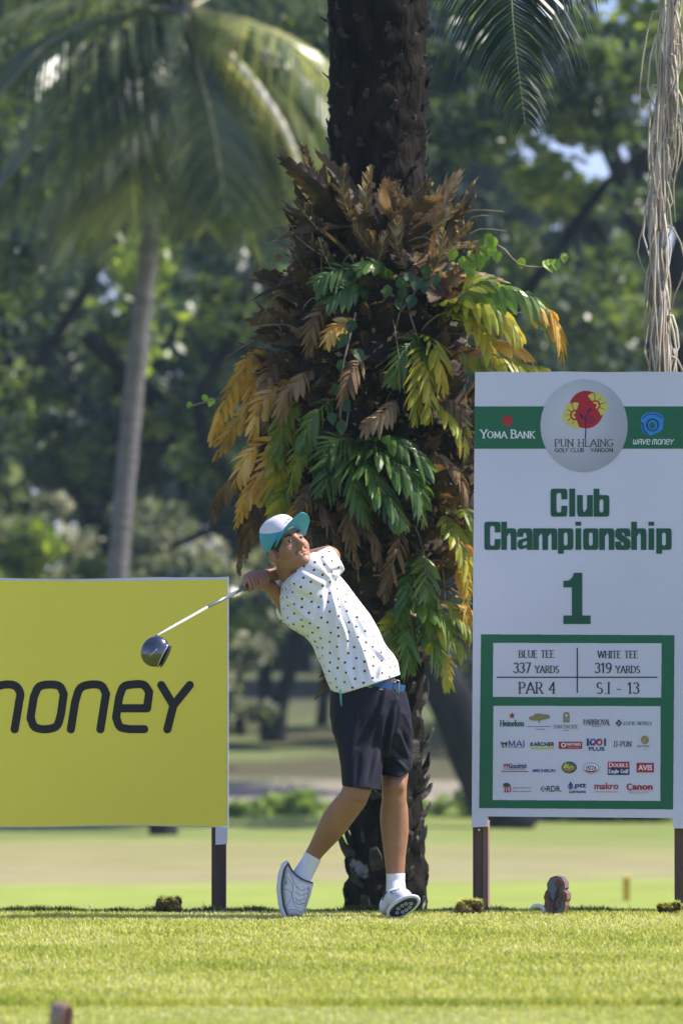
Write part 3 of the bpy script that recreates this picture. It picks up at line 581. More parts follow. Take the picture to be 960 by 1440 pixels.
r5 = plant('ragged brown nest leaves under the fern mass, above the bare lower trunk', 540, 880)
shields(r5, 740, 950, -1.4, 1.4, 46, .15, .045, 15, up=-.4, tint=.35)
for i in range(16):     # loose dry leaf on the back keeps the mass round
    b, o = surf(random.Random(i).uniform(400, 850), math.pi + random.Random(i+50).uniform(-1.3, 1.3)); nest_leaf(b, o, .2, .06, r4, brown_m, 800+i, .5, .3)
# 2 foliage fronds
a = plant('dark green fern arching left near the top of the mass', 490, 390)
fr(a, [(520,392,.36),(490,378,.46),(460,385,.52),(440,402,.55)], .075, fern_m, 1, .35, 10); fr(a, [(525,405,.36),(500,400,.48),(470,415,.54),(455,428,.55)], .07, fern_m, 2, .25, 10); fr(a, [(522,390,.34),(540,378,.46),(520,372,.52),(495,378,.55)], .05, fern_m, 3, .6, 8)
fr(a, [(470,420,.4),(450,440,.5),(435,470,.54),(430,505,.52)], .06, fernb_m, 157, .7, 9); fr(a, [(500,450,.45),(480,455,.55),(462,470,.58),(455,492,.56)], .05, ferno_m, 158, .8, 8)
a = plant('green and yellow fern hanging on the trunk at mid height', 585, 490)
fr(a, [(592,472,.42),(580,480,.52),(563,500,.58),(548,545,.58)], .085, fern_m, 4, .55, 12); fr(a, [(592,472,.42),(592,500,.54),(588,545,.60),(583,598,.58)], .08, ferny_m, 5, .22, 14, t1=.6); fr(a, [(592,472,.42),(606,478,.52),(618,510,.56),(622,560,.54)], .075, ferny_m, 6, .25, 12, t1=.85); fr(a, [(590,475,.42),(600,520,.57),(604,560,.6),(600,594,.6)], .06, ferny_m, 7, .6, 10)
a = plant('biggest dark green fern, spreading in the middle of the mass above the golfer', 520, 630)
for i, q in enumerate([[(505,622,.46),(540,614,.6),(575,630,.66),(612,665,.64)], [(505,625,.46),(535,635,.62),(570,665,.68),(592,720,.66)], [(500,625,.46),(515,650,.62),(535,690,.68),(560,752,.66)], [(500,625,.46),(495,650,.6),(500,690,.66),(520,740,.64)], [(500,622,.46),(480,635,.58),(465,660,.6),(452,700,.6)], [(500,620,.46),(480,618,.56),(465,625,.6),(450,645,.6)], [(505,620,.46),(550,640,.62),(585,680,.66),(596,745,.62)], [(505,625,.46),(520,665,.64),(545,700,.7),(575,745,.7)]]):
    fr(a, q, .088, fern_m, 20+i, .35+.1*(i % 3), 13)
a = plant('sunlit green fern arching right over the top of the sign, its tip withered yellow', 660, 430)
fr(a, [(625,440,.4),(660,410,.5),(710,405,.55),(760,428,.5),(790,480,.45)], .085, fern_m, 40, .8, 18, droop=.9); fr(a, [(625,440,.4),(665,425,.55),(705,440,.6),(735,480,.6)], .085, ferny_m, 41, .2, 12, droop=.8, t1=.4); fr(a, [(620,445,.4),(655,440,.5),(680,470,.55),(700,515,.55)], .08, ferny_m, 42, .1, 11, t1=.9)
fr(a, [(730,432,.5),(765,435,.5),(785,465,.48),(788,515,.45)], .06, ferno_m, 43, .5, 11, droop=.9); fr(a, [(640,450,.4),(690,480,.5),(725,490,.5),(755,512,.5)], .06, ferno_m, 44, .7, 9)
a = plant('yellow-green fern on the right flank beside the top corner of the sign', 640, 520)
fr(a, [(640,500,.42),(668,510,.5),(690,540,.5),(700,600,.48)], .07, ferny_m, 45, .3, 10); fr(a, [(620,560,.5),(645,575,.55),(655,610,.55),(650,660,.5)], .06, fernb_m, 46, .5, 10)
fr(a, [(640,505,.42),(690,500,.52),(735,515,.52),(770,520,.48)], .075, ferny_m, 170, .5, 11, droop=.6); fr(a, [(600,430,.42),(640,420,.55),(668,400,.58),(700,392,.56)], .07, ferny_m, 171, .15, 10)
a = plant('pale green fern crossing the right flank, left of the bank name on the sign', 620, 600)
fr(a, [(600,560,.45),(625,575,.55),(645,600,.58),(655,650,.54)], .07, ferny_m, 172, .25, 11, t1=.7); fr(a, [(600,640,.45),(628,650,.55),(648,675,.58),(658,715,.54)], .06, fernb_m, 173, .7, 10)
a = plant('orange and golden dying fern, uppermost on the left flank', 360, 540)
fr(a, [(400,520,.15),(365,505,.2),(335,530,.22),(310,580,.22),(296,630,.2)], .065, ferno_m, 50, .45, 14, droop=.6); fr(a, [(400,525,.15),(370,525,.22),(350,560,.25),(345,610,.25)], .06, ferno_m, 51, .65, 11, droop=.6); fr(a, [(395,520,.15),(370,500,.2),(350,505,.2),(328,520,.2)], .05, ferno_m, 52, .4, 9); fr(a, [(410,540,.25),(385,548,.34),(362,580,.38),(352,640,.36)], .065, ferno_m, 177, .7, 11); fr(a, [(390,560,.2),(350,580,.25),(320,610,.25),(300,650,.25)], .055, ferno_m, 53, .3, 11)
a = plant('golden yellow fern drooping over the golfer cap on the left flank', 370, 640)
fr(a, [(410,620,.3),(375,622,.38),(345,645,.4),(325,690,.38)], .075, ferno_m, 54, .85, 12, droop=.5); fr(a, [(410,625,.3),(385,640,.4),(370,670,.42),(365,715,.4)], .07, ferno_m, 55, .75, 11); fr(a, [(415,640,.3),(395,660,.42),(385,690,.44),(390,730,.42)], .07, ferny_m, 56, .6, 10); fr(a, [(420,600,.3),(400,610,.42),(388,640,.45),(380,670,.42)], .06, ferny_m, 57, .35, 10)
fr(a, [(400,500,.2),(380,520,.3),(372,560,.35),(378,610,.35)], .06, fernb_m, 154, .6, 10); fr(a, [(420,560,.35),(400,580,.45),(395,620,.48),(402,660,.46)], .065, ferny_m, 155, .15, 10); fr(a, [(420,660,.35),(400,690,.48),(388,720,.5),(372,752,.48)], .06, ferny_m, 156, .3, 10)
for i, (q, m_, tn_) in enumerate([([(450,600,.4),(430,620,.52),(415,650,.56),(405,700,.54)], ferny_m, .3), ([(470,560,.45),(450,575,.56),(432,600,.6),(420,640,.58)], fern_m, .6), ([(440,520,.4),(420,535,.5),(400,560,.54),(392,600,.52)], fernb_m, .9), ([(520,500,.5),(500,515,.6),(485,540,.64),(478,580,.62)], fernb_m, .8), ([(450,680,.45),(430,700,.56),(412,725,.58),(402,752,.56)], ferno_m, .4), ([(560,560,.5),(545,575,.6),(525,590,.64),(505,600,.62)], fernb_m, .9), ([(500,690,.5),(490,720,.6),(492,760,.62),(505,800,.6)], fernb_m, .7), ([(400,640,.3),(370,660,.4),(345,700,.42),(330,745,.4)], ferno_m, .6)]): fr(a, q, .06, m_, 300+i, tn_, 10, droop=.5)
a = plant('brown withered fern dangling lowest on the left flank', 350, 690)
fr(a, [(370,650,.3),(335,670,.32),(310,695,.3),(292,738,.28)], .05, fernb_m, 58, .5, 12, droop=.7); fr(a, [(380,680,.3),(350,700,.34),(338,750,.34),(336,815,.3)], .05, fernb_m, 59, .55, 14, droop=.7); fr(a, [(400,700,.3),(372,720,.36),(352,745,.36),(345,790,.34)], .05, fernb_m, 60, .4, 11)
a = plant('brown yellow fern in front of the trunk to the right of the golfer head', 490, 720)
for i, q in enumerate([[(440,690,.5),(455,720,.6),(470,750,.6),(480,790,.58)], [(470,700,.5),(500,730,.6),(525,760,.62),(535,810,.6)], [(440,680,.5),(430,700,.6),(425,730,.6),(440,760,.58)], [(560,740,.5),(560,770,.6),(545,810,.6),(540,850,.58)]]): fr(a, q, .055, fernb_m, 62+i, .35, 11)
a = plant('green yellow fern low on the right, half hidden by the edge of the sign', 640, 740)
fr(a, [(625,720,.4),(650,720,.5),(672,745,.5),(690,790,.48)], .075, ferny_m, 70, .1, 11); fr(a, [(625,722,.4),(640,750,.52),(655,790,.54),(660,850,.5)], .07, ferny_m, 71, .2, 12, t1=.8); fr(a, [(630,740,.4),(650,800,.5),(655,860,.5),(658,920,.45)], .05, ferno_m, 72, .6, 11)
a = plant('light green ladder-like fern below the mass, right of the golfer shoulder', 590, 780)
fr(a, [(595,775,.35),(598,810,.48),(603,850,.5),(610,905,.48)], .075, fern_m, 73, .75, 14, droop=.15); fr(a, [(590,780,.35),(575,810,.5),(568,850,.52),(560,900,.5)], .06, fern_m, 74, .5, 12)
a = plant('spreading green fern lowest on the palm, right of the golfer hips', 590, 870)
for i, q in enumerate([[(585,865,.35),(610,870,.46),(635,890,.48),(655,925,.45)], [(585,865,.35),(600,890,.48),(612,915,.5),(618,950,.48)], [(580,865,.35),(560,875,.48),(545,895,.5),(535,930,.48)], [(585,860,.35),(575,890,.5),(572,915,.52),(575,950,.5)], [(600,840,.4),(630,850,.48),(650,870,.48),(668,900,.46)]]): fr(a, q, .068, fern_m if i % 2 else ferny_m, 80+i, .3 if i % 2 == 0 else .6, 11)
fr(a, [(570,830,.38),(590,850,.5),(620,870,.54),(640,915,.5)], .07, fern_m, 174, .8, 11); fr(a, [(560,850,.38),(548,880,.5),(540,910,.5),(545,945,.46)], .06, ferny_m, 175, .15, 10); fr(a, [(600,900,.36),(620,920,.44),(628,945,.44),(630,975,.42)], .055, ferny_m, 176, .6, 9)
a = plant('small golden fern peeping out beside the left edge of the sign', 655, 870)
fr(a, [(640,850,.3),(655,860,.35),(665,880,.35),(672,915,.3)], .05, ferno_m, 90, .8, 9); fr(a, [(630,760,.3),(650,765,.4),(665,790,.4),(670,830,.38)], .05, ferno_m, 91, .6, 9)
# 3 climbing vines with single leaves
def leaf_shape(c, d, nrm, L, root, m, tint, name='leaf'):
    d = Vector(d).normalized(); s = d.cross(Vector(nrm)).normalized(); nr = s.cross(d); mb = MB()
    o = [(0,0),(.12,.28),(.38,.40),(.7,.26),(1,0)]
    mid = [c+d*L*a+nr*(.0) for a, _ in o]; lf = [c+d*L*a-s*L*w_+nr*L*.10*(w_ > 0) for a, w_ in o]; rt = [c+d*L*a+s*L*w_+nr*L*.10*(w_ > 0) for a, w_ in o]
    f = []
    for k in range(4): f += [(k, k+1, 5+k+1, 5+k), (5+k, 5+k+1, 10+k+1, 10+k)]
    mb.add(lf+mid+rt, f, tint); return mb.build(name, m, root)
def vine(label, stem, leaves, m, L, seed, d0=.35, leafn=(.2,-1,.3)):
    r = random.Random(seed); root = empty('climbing_vine', P(stem[0][0], stem[0][1], YP-d0), label, 'vine')
    b = MB(); b.tube(catmull([P(x, y, YP-c) for x, y, c in stem], 16), .004, 5); b.build('stem', twig_m, root, True)
    for x, y, c in leaves:
        leaf_shape(P(x, y, YP-c), (r.uniform(-.7,.7), r.uniform(-.3,.2), -1), (leafn[0]+r.uniform(-.5,.5), -1, r.uniform(0,.7)), S(L, YP)*r.uniform(.8,1.2), root, m, r.uniform(.1,.9))
vine('vine of bright lime heart-shaped leaves reaching out right above the sign', [(640,375,.4),(670,365,.45),(700,345,.5),(730,372,.5),(770,374,.5),(795,358,.5)], [(640,350,.5),(650,360,.5),(660,352,.5),(657,372,.5),(665,382,.5),(668,362,.5),(677,345,.5),(682,352,.5),(684,335,.5),(692,332,.5),(694,345,.52),(698,352,.5),(690,328,.5),(674,360,.5),(732,362,.5),(764,366,.5),(770,364,.5),(780,364,.5),(792,355,.5)], vine_m, 19, 1)
vine('dark green glossy vine climbing the centre of the mass', [(585,470,.5),(575,430,.5),(590,400,.5),(600,380,.45)], [(560,390,.55),(572,382,.55),(585,388,.55),(598,395,.55),(566,405,.58),(580,415,.58),(556,420,.56),(600,372,.5),(612,385,.5),(545,400,.55)], vined_m, 20, 2)
vine('dark green glossy vine trailing down the left centre of the mass', [(500,440,.55),(490,480,.6),(480,530,.6),(478,600,.55)], [(497,450,.6),(488,470,.6),(500,490,.62),(480,505,.6),(492,520,.62),(470,540,.6),(480,560,.62),(465,580,.6),(478,590,.6),(450,645,.6),(462,655,.6),(440,655,.58)], vined_m, 20, 3)
vine('small light green vine leaves at the far left tip of the fern mass', [(400,560,.2),(340,555,.2),(290,565,.2),(265,572,.2)], [(268,565,.2),(285,555,.2),(300,560,.2),(320,548,.2)], vine_m, 13, 4)
# dry sticks in the mass
rs = random.Random(4); st = MB()
for i in range(70):
    b, o = surf(rs.uniform(300, 860), rs.uniform(-1.5, 1.5), 1.0); d = Vector((rs.uniform(-1,1)+o.x, -.3, rs.uniform(-.8,.8))).normalized()
    st.tube(catmull([b, b+d*.08+Vector((0,0,.02)), b+d*rs.uniform(.12,.26)+Vector((0,0,-.03))], 5), [.004,.0035,.003,.0025,.0015], 4)
tag(st.build('dry_stems', twig_m, PALM, True), kind='stuff')
lb = MB(); rs = random.Random(14)
for i in range(1100):
    b, o = surf(rs.uniform(255, 930), rs.uniform(-1.7, 1.7), rs.uniform(.98, 1.18)); d = Vector((rs.gauss(0,1)+o.x*.5, rs.gauss(0,.6), rs.gauss(0,1)-.3)).normalized(); s_ = d.cross(Vector((rs.gauss(0,1), rs.gauss(0,1), rs.gauss(0,1)))).normalized(); L = rs.uniform(.012,.040); w_ = L*rs.uniform(.15,.4)
    lb.add([b, b+d*L*.5+s_*w_, b+d*L, b+d*L*.5-s_*w_], [(0,1,2,3)], rs.uniform(.3,1.3))
tag(lb.build('sun_fleck_bits', fernb_m, PALM), kind='stuff')  # pale leaf bits standing in for sun flecks on the fern mass
# 4 the palm's own fronds: crown above the picture, one tip hanging in at the top
crown = P(533, -1900, YP)
for i in range(11):
    a_ = i*2*math.pi/11+.3; el = .9-.5*(i % 2); L = 2.6; d = Vector((math.cos(a_), math.sin(a_), 0)); pts = [crown+d*.1, crown+d*L*.4+Vector((0,0,L*.35*el)), crown+d*L*.8+Vector((0,0,L*.25*el)), crown+d*L*1.05+Vector((0,0,-L*.15))]
    frond(pts, 44, .55, .03, .25, PALM, oil_leaf, r0=.03, seg=3, seed=40+i, tintc=.4)
frond([crown, P(590,-1500,YP-.2), P(700,-1050,YP-.5), P(722,-600,YP-.6), P(716,-300,YP-.8), P(716,-80,YP-.9), P(722,40,YP-.95), P(738,175,YP-.9)], 135, .62, .028, .34, PALM, oil_leaf, spread=1.25, r0=.012, seg=4, seed=70, tintc=.15, out=(0,-1,0), taper=(.1,.35))
frond([crown, P(640,-1700,YP+.1), P(800,-1300,YP), P(890,-800,YP-.1), P(870,-330,YP-.2), P(800,-90,YP-.3), P(760,10,YP-.3)], 130, .44, .026, .3, PALM, oil_leaf, spread=1.1, r0=.012, seg=4, seed=71, tintc=.3, out=(0,-1,0))
# the dead frond: a pale twisted cord with withered leaflets clinging to it
def dead_frond():
    mm = mat('withered_frond', (.42,.36,.29), rough=.8, scale=9, tint=[(.24,.19,.14),(.46,.38,.29),(.64,.55,.43),(.76,.69,.58)], trans=.1, tcol=(1,1,1)); r = random.Random(12)
    c = catmull([crown, P(700,-1880,24.8), P(870,-1600,24.7), P(936,-1100,24.6), P(948,-560,24.6), P(938,-200,24.6), P(940,0,24.6), P(932,120,24.6), P(924,260,24.6), P(926,380,24.6), P(934,480,24.6), P(936,640,24.6)], 130)
    b = MB(); b.tube(c, [.014]*130, 8, .15, .7); o = b.build('dead_frond', mm, PALM, True)
    lf = MB()
    for i in range(46, 128):
        for s in range(6):
            wdt = r.choice((.3,.5,.8,1,1,2.4)); ang = r.uniform(0, 6.28); p = c[i]; L = r.uniform(.25, .62); off = Vector((math.cos(ang), math.sin(ang)*.7, 0))
            k = r.uniform(.010,.034) * wdt; q = [p, p+off*k*.9+Vector((0,0,r.uniform(-.02,.05))), p+off*k*1.5+Vector((r.uniform(-.02,.02),0,-L*.35)), p+off*k*r.uniform(.3,1.6)+Vector((r.uniform(-.02,.02),0,-L*.7)), p+off*k*r.uniform(-.3,2.2)+Vector((r.uniform(-.03,.03),0,-L))]
            lf.tube(catmull(q, 9), [.0035,.005,.005,.0045,.004,.0035,.003,.002,.001], 4, .2, r.uniform(.1,1), False)
    l = link('withered_leaflets', me_from('withered_leaflets', lf.v, lf.f, lf.t), mm, None, True); l.parent = o; tag(l, kind='stuff')
dead_frond()
# ================================================================== PRINT: artwork rasterised to rectangles of real surface
class Art:
    """grid over photograph pixels [x0,x1]x[y0,y1]; every cell holds a colour index; meshed as merged rectangles"""
    def __init__(s, x0, y0, x1, y1, res=4):
        s.x0, s.y0, s.r = x0, y0, res; s.W = int((x1-x0)*res); s.H = int((y1-y0)*res); s.a = np.zeros((s.H, s.W), np.uint8)
    def poly(s, pts, c):
        p = [((x-s.x0)*s.r, (y-s.y0)*s.r) for x, y in pts]; ys = [q[1] for q in p]
        for j in range(max(0, int(min(ys))), min(s.H, int(max(ys))+1)):
            yc = j+.5; xs = []
            for (xa, ya), (xb, yb) in zip(p, p[1:]+p[:1]):
                if (ya <= yc) != (yb <= yc): xs.append(xa+(yc-ya)/(yb-ya)*(xb-xa))
            xs.sort()
            for u, v in zip(xs[::2], xs[1::2]): s.a[j, max(0, int(u+.5)):max(0, min(s.W, int(v+.5)))] = c
    def rect(s, x0, y0, x1, y1, c): s.poly([(x0,y0),(x1,y0),(x1,y1),(x0,y1)], c)
    def ell(s, cx, cy, rx, ry, c, a0=0, a1=360): 
        pts = [(cx+rx*math.cos(math.radians(a)), cy-ry*math.sin(math.radians(a))) for a in np.linspace(a0, a1, 40)]
        s.poly(pts if a1-a0 >= 360 else pts+[(cx, cy)], c)
    def stroke(s, pts, wx, wy, c, shape='ell'):
        hx, hy = wx*s.r/2, wy*s.r/2; ix, iy = int(hx)+1, int(hy)+1
        for (xa, ya), (xb, yb) in zip(pts, pts[1:]):
            xa, ya, xb, yb = (xa-s.x0)*s.r, (ya-s.y0)*s.r, (xb-s.x0)*s.r, (yb-s.y0)*s.r
            n = max(1, int(math.hypot(xb-xa, yb-ya)/max(.5, min(hx, hy, 2)*.6))+1)
            for k in range(n+1):
                x = xa+(xb-xa)*k/n; y = ya+(yb-ya)*k/n; i0, j0 = int(x)-ix, int(y)-iy; i1, j1 = int(x)+ix+1, int(y)+iy+1
                i0c, j0c = max(0, i0), max(0, j0)
                gx = np.arange(i0c, min(s.W, i1)); gy = np.arange(j0c, min(s.H, j1))
                if not len(gx) or not len(gy): continue
                dx = (gx+.5-x)/hx; dy = (gy+.5-y)/hy
                m = (dx[None]**2+dy[:, None]**2 <= 1) if shape == 'ell' else ((abs(dx)[None] <= 1) & (abs(dy)[:, None] <= 1))
                v = s.a[gy[0]:gy[-1]+1, gx[0]:gx[-1]+1]; v[m] = c
    def tris(s, V, T, c):
        for t in T:
            p = [((V[i][0]-s.x0)*s.r, (V[i][1]-s.y0)*s.r) for i in t]
            s.poly([(a/s.r+s.x0, b/s.r+s.y0) for a, b in p], c)
    def mesh(s, fn):
        V = []; F = []; M = []; live = {}
        def emit(k, j0, j1):
            x0, x1, c = k; b = len(V)
            for x, y in ((x0, j1), (x1, j1), (x1, j0), (x0, j0)): V.append(fn(s.x0+x/s.r, s.y0+y/s.r))
            F.append((b, b+1, b+2, b+3)); M.append(c-1)
        for j in range(s.H+1):
            runs = {}
            if j < s.H:
                row = s.a[j]; ch = np.flatnonzero(np.diff(row))+1; st = np.concatenate([[0], ch]); en = np.concatenate([ch, [s.W]])
                for u, v in zip(st, en):
                    if row[u]: runs[(int(u), int(v), int(row[u]))] = None
            nl = {}
            for k in runs: nl[k] = live.get(k, j)
            for k, j0 in live.items():
                if k not in runs: emit(k, j0, j)
            live = nl
        return V, F, M
    def build(s, name, fn, mats, root):
        V, F, M = s.mesh(fn); me = me_from(name, V, F); o = link(name, me, mats, root); me.polygons.foreach_set('material_index', M); return o
def arc(cx, cy, rx, ry, a0, a1, n=9): return [(cx+rx*math.cos(math.radians(a)), cy+ry*math.sin(math.radians(a))) for a in np.linspace(a0, a1, n)]
# roman capitals as pen strokes: width, strokes (y up, 0..1)
G = {'A': (.72, [[(0,0),(.36,1),(.72,0)], [(.13,.34),(.58,.34)]]), 'B': (.6, [[(.08,0),(.08,1)], [(.08,1),(.3,1)]+arc(.3,.77,.22,.23,90,-90)+[(.08,.54)], [(.3,.54)]+arc(.32,.27,.25,.27,90,-90)+[(.08,0)]]),
 'C': (.66, [arc(.38,.5,.34,.5,50,310,15)]), 'D': (.7, [[(.08,0),(.08,1)], [(.08,1),(.3,1)]+arc(.3,.5,.36,.5,90,-90)+[(.08,0)]]), 'E': (.56, [[(.08,0),(.08,1)], [(.08,1),(.52,1)], [(.08,.52),(.42,.52)], [(.08,0),(.54,0)]]),
 'F': (.52, [[(.08,0),(.08,1)], [(.08,1),(.5,1)], [(.08,.52),(.4,.52)]]), 'G': (.72, [arc(.38,.5,.34,.5,50,330,15)+[(.64,.42)], [(.45,.42),(.7,.42)]]), 'H': (.7, [[(.08,0),(.08,1)], [(.62,0),(.62,1)], [(.08,.5),(.62,.5)]]),
 'I': (.2, [[(.1,0),(.1,1)]]), 'J': (.36, [[(.26,1),(.26,.15),(.18,0),(.02,-.04)]]), 'K': (.64, [[(.08,0),(.08,1)], [(.58,1),(.1,.45)], [(.24,.58),(.62,0)]]), 'L': (.54, [[(.08,1),(.08,0)], [(.08,0),(.52,0)]]),
 'M': (.86, [[(.1,0),(.12,1),(.43,.12),(.74,1),(.78,0)]]), 'N': (.72, [[(.08,0),(.08,1),(.64,0),(.64,1)]]), 'O': (.76, [arc(.38,.5,.34,.5,0,360,20)]), 'P': (.56, [[(.08,0),(.08,1)], [(.08,1),(.28,1)]+arc(.28,.74,.24,.26,90,-90)+[(.08,.48)]]),
 'R': (.62, [[(.08,0),(.08,1)], [(.08,1),(.28,1)]+arc(.28,.74,.24,.26,90,-90)+[(.08,.48)], [(.3,.48),(.6,0)]]), 'S': (.52, [arc(.26,.75,.2,.25,40,270,9)[0:]+arc(.26,.25,.22,.25,90,-140,9)]), 'T': (.6, [[(.3,0),(.3,1)], [(.02,1),(.58,1)]]),
 'U': (.7, [[(.08,1),(.08,.3)]+arc(.35,.3,.27,.3,180,360)+[(.62,1)]]), 'V': (.68, [[(0,1),(.34,0),(.68,1)]]), 'W': (.95, [[(0,1),(.24,0),(.48,1),(.72,0),(.95,1)]]), 'Y': (.64, [[(0,1),(.32,.48),(.64,1)], [(.32,.48),(.32,0)]]), 'Z': (.6, [[(.04,1),(.56,1),(.04,0),(.58,0)]]),
 'X': (.64, [[(0,1),(.6,0)], [(.6,1),(0,0)]]), '0': (.54, [arc(.27,.5,.23,.5,0,360,18)]), '1': (.34, [[(.02,.82),(.18,1),(.18,0)]]), '3': (.5, [arc(.23,.77,.2,.23,150,-80,9)+arc(.22,.27,.24,.27,80,-150,9)]), '4': (.54, [[(.4,0),(.4,1),(.02,.3),(.54,.3)]]),
 '7': (.5, [[(.02,1),(.48,1),(.18,0)]]), '9': (.52, [arc(.26,.7,.22,.3,0,360,14), [(.48,.7),(.46,.35),(.3,.05),(.08,0)]]), '-': (.4, [[(.06,.38),(.34,.38)]]), '.': (.2, [[(.1,.03),(.1,.0)]]), '·': (.3, [[(.15,.5),(.15,.46)]]), ' ': (.34, []),
 'e': (.46, [[(.06,.36),(.42,.36)]+arc(.24,.34,.19,.33,0,310,12)]), 'i': (.18, [[(.09,0),(.09,.64)], [(.09,.9),(.09,.94)]]), 'n': (.52, [[(.08,0),(.08,.66)], [(.08,.45),(.2,.64),(.36,.64),(.44,.5),(.44,0)]]), 'k': (.5, [[(.08,0),(.08,1)], [(.42,.66),(.1,.3)], [(.2,.4),(.48,0)]]),
 'a': (.48, [[(.08,.55),(.2,.66),(.34,.62),(.4,.5),(.4,0)], arc(.24,.2,.17,.2,80,330,10)+[(.4,.3)]]), 'o': (.5, [arc(.25,.33,.2,.33,0,360,14)]), 'g': (.5, [arc(.24,.36,.18,.28,0,360,12), [(.42,.62),(.42,-.1),(.3,-.25),(.08,-.2)]]), 'l': (.18, [[(.09,0),(.09,1)]]), 'f': (.32, [[(.12,0),(.12,.85),(.22,1),(.34,.96)], [(.0,.62),(.3,.62)]])}
SERIF_ON = set('ABDEFHIJKLMNPRTUVWXYinklf147')
def roman(art, txt, x0, x1, yt, yb, c, thick=.16, thin=.07, serif=True, gap=.1, caps=None):
    """fit text between x0..x1, cap top yt, baseline yb; caps: set of indices at full height, the rest at .84"""
    H = yb-yt; sc = [1 if caps is None or i in caps else .8 for i in range(len(txt))]
    tot = sum(G[ch][0]*s_+gap for ch, s_ in zip(txt, sc))-gap; k = (x1-x0)/(tot*H); x = x0
    for ch, s_ in zip(txt, sc):
        w_, st = G[ch]; h = H*s_
        for q in st:
            pp = [(x+a*h*k, yb-b*h) for a, b in q]; art.stroke(pp, thick*h, thin*h, c)
            if serif and ch in SERIF_ON:
                for e, nx_ in ((0, 1), (-1, -2)):
                    if len(q) > 1 and abs(q[e][1]-q[nx_][1]) > .3 and q[e][1] in (0, 1): 
                        a, b = pp[e]; art.stroke([(a-.12*h*min(k, 1), b), (a+.12*h*min(k, 1), b)], thin*h, thin*h, c)
        x += (w_*s_+gap)*H*k
def sans(art, txt, x0, x1, yt, yb, c, bold=0.0, slant=0.0, asc=None):
    """built-in font rasterised into the artwork"""
    cu = bpy.data.curves.new('t', 'FONT'); cu.body = txt; cu.offset = bold; cu.shear = 0; o = bpy.data.objects.new('t', cu); COL.objects.link(o)
    dg = bpy.context.evaluated_depsgraph_get(); me = bpy.data.meshes.new_from_object(o.evaluated_get(dg)); me.calc_loop_triangles()
    v = np.array([q.co[:2] for q in me.vertices]); mn, mx = v.min(0), v.max(0)
    if asc is not None: mn[1], mx[1] = asc
    V = [(x0+(a-mn[0])/(mx[0]-mn[0])*(x1-x0) + slant*(b-mn[1])/(mx[1]-mn[1])*(yb-yt), yb-(b-mn[1])/(mx[1]-mn[1])*(yb-yt)) for a, b in v]
    art.tris(V, [t.vertices[:] for t in me.loop_triangles], c); bpy.data.objects.remove(o); bpy.data.curves.remove(cu); bpy.data.meshes.remove(me)
# ------------------------------------------------------------------ materials of the boards
vinyl_w = mat('white_vinyl', (.66,.65,.75), (.59,.585,.69), scale=1.1, rough=.42, bump=.0015, bscale=14, spec=.4)
vinyl_y = mat('yellow_vinyl', (.94,.79,.085), (.88,.735,.075), scale=.9, rough=.42, bump=.012, bscale=2.2, spec=.4)
def ink(n, c): return mat('ink_'+n, c, tuple(x*.93 for x in c), scale=30, rough=.45, spec=.35)
black_i = ink('black', (.012,.012,.014)); green_i = ink('green', (.012,.13,.062)); dgreen_i = ink('dark_green', (.008,.085,.048)); white_i = ink('white', (.75,.76,.8))
red_i = ink('red', (.42,.012,.02)); blue_i = ink('blue', (.02,.04,.24)); yel_i = ink('yellow', (.62,.55,.10)); sky_i = ink('light_blue', (.02,.25,.62)); grey_i = ink('grey', (.13,.14,.15)); lime_i = ink('lime', (.55,.6,.05)); tan_i = ink('tan', (.27,.22,.10)); navy_i = ink('navy', (.012,.012,.10))
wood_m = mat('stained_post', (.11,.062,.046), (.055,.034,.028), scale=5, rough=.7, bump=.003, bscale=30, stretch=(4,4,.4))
wood_lit_m = mat('post_side_sunlit', (.30,.17,.12), (.20,.11,.08), scale=5, rough=.7, bump=.003, bscale=30, stretch=(4,4,.4))  # paler copy of the post stain, sunlight on the side face painted in
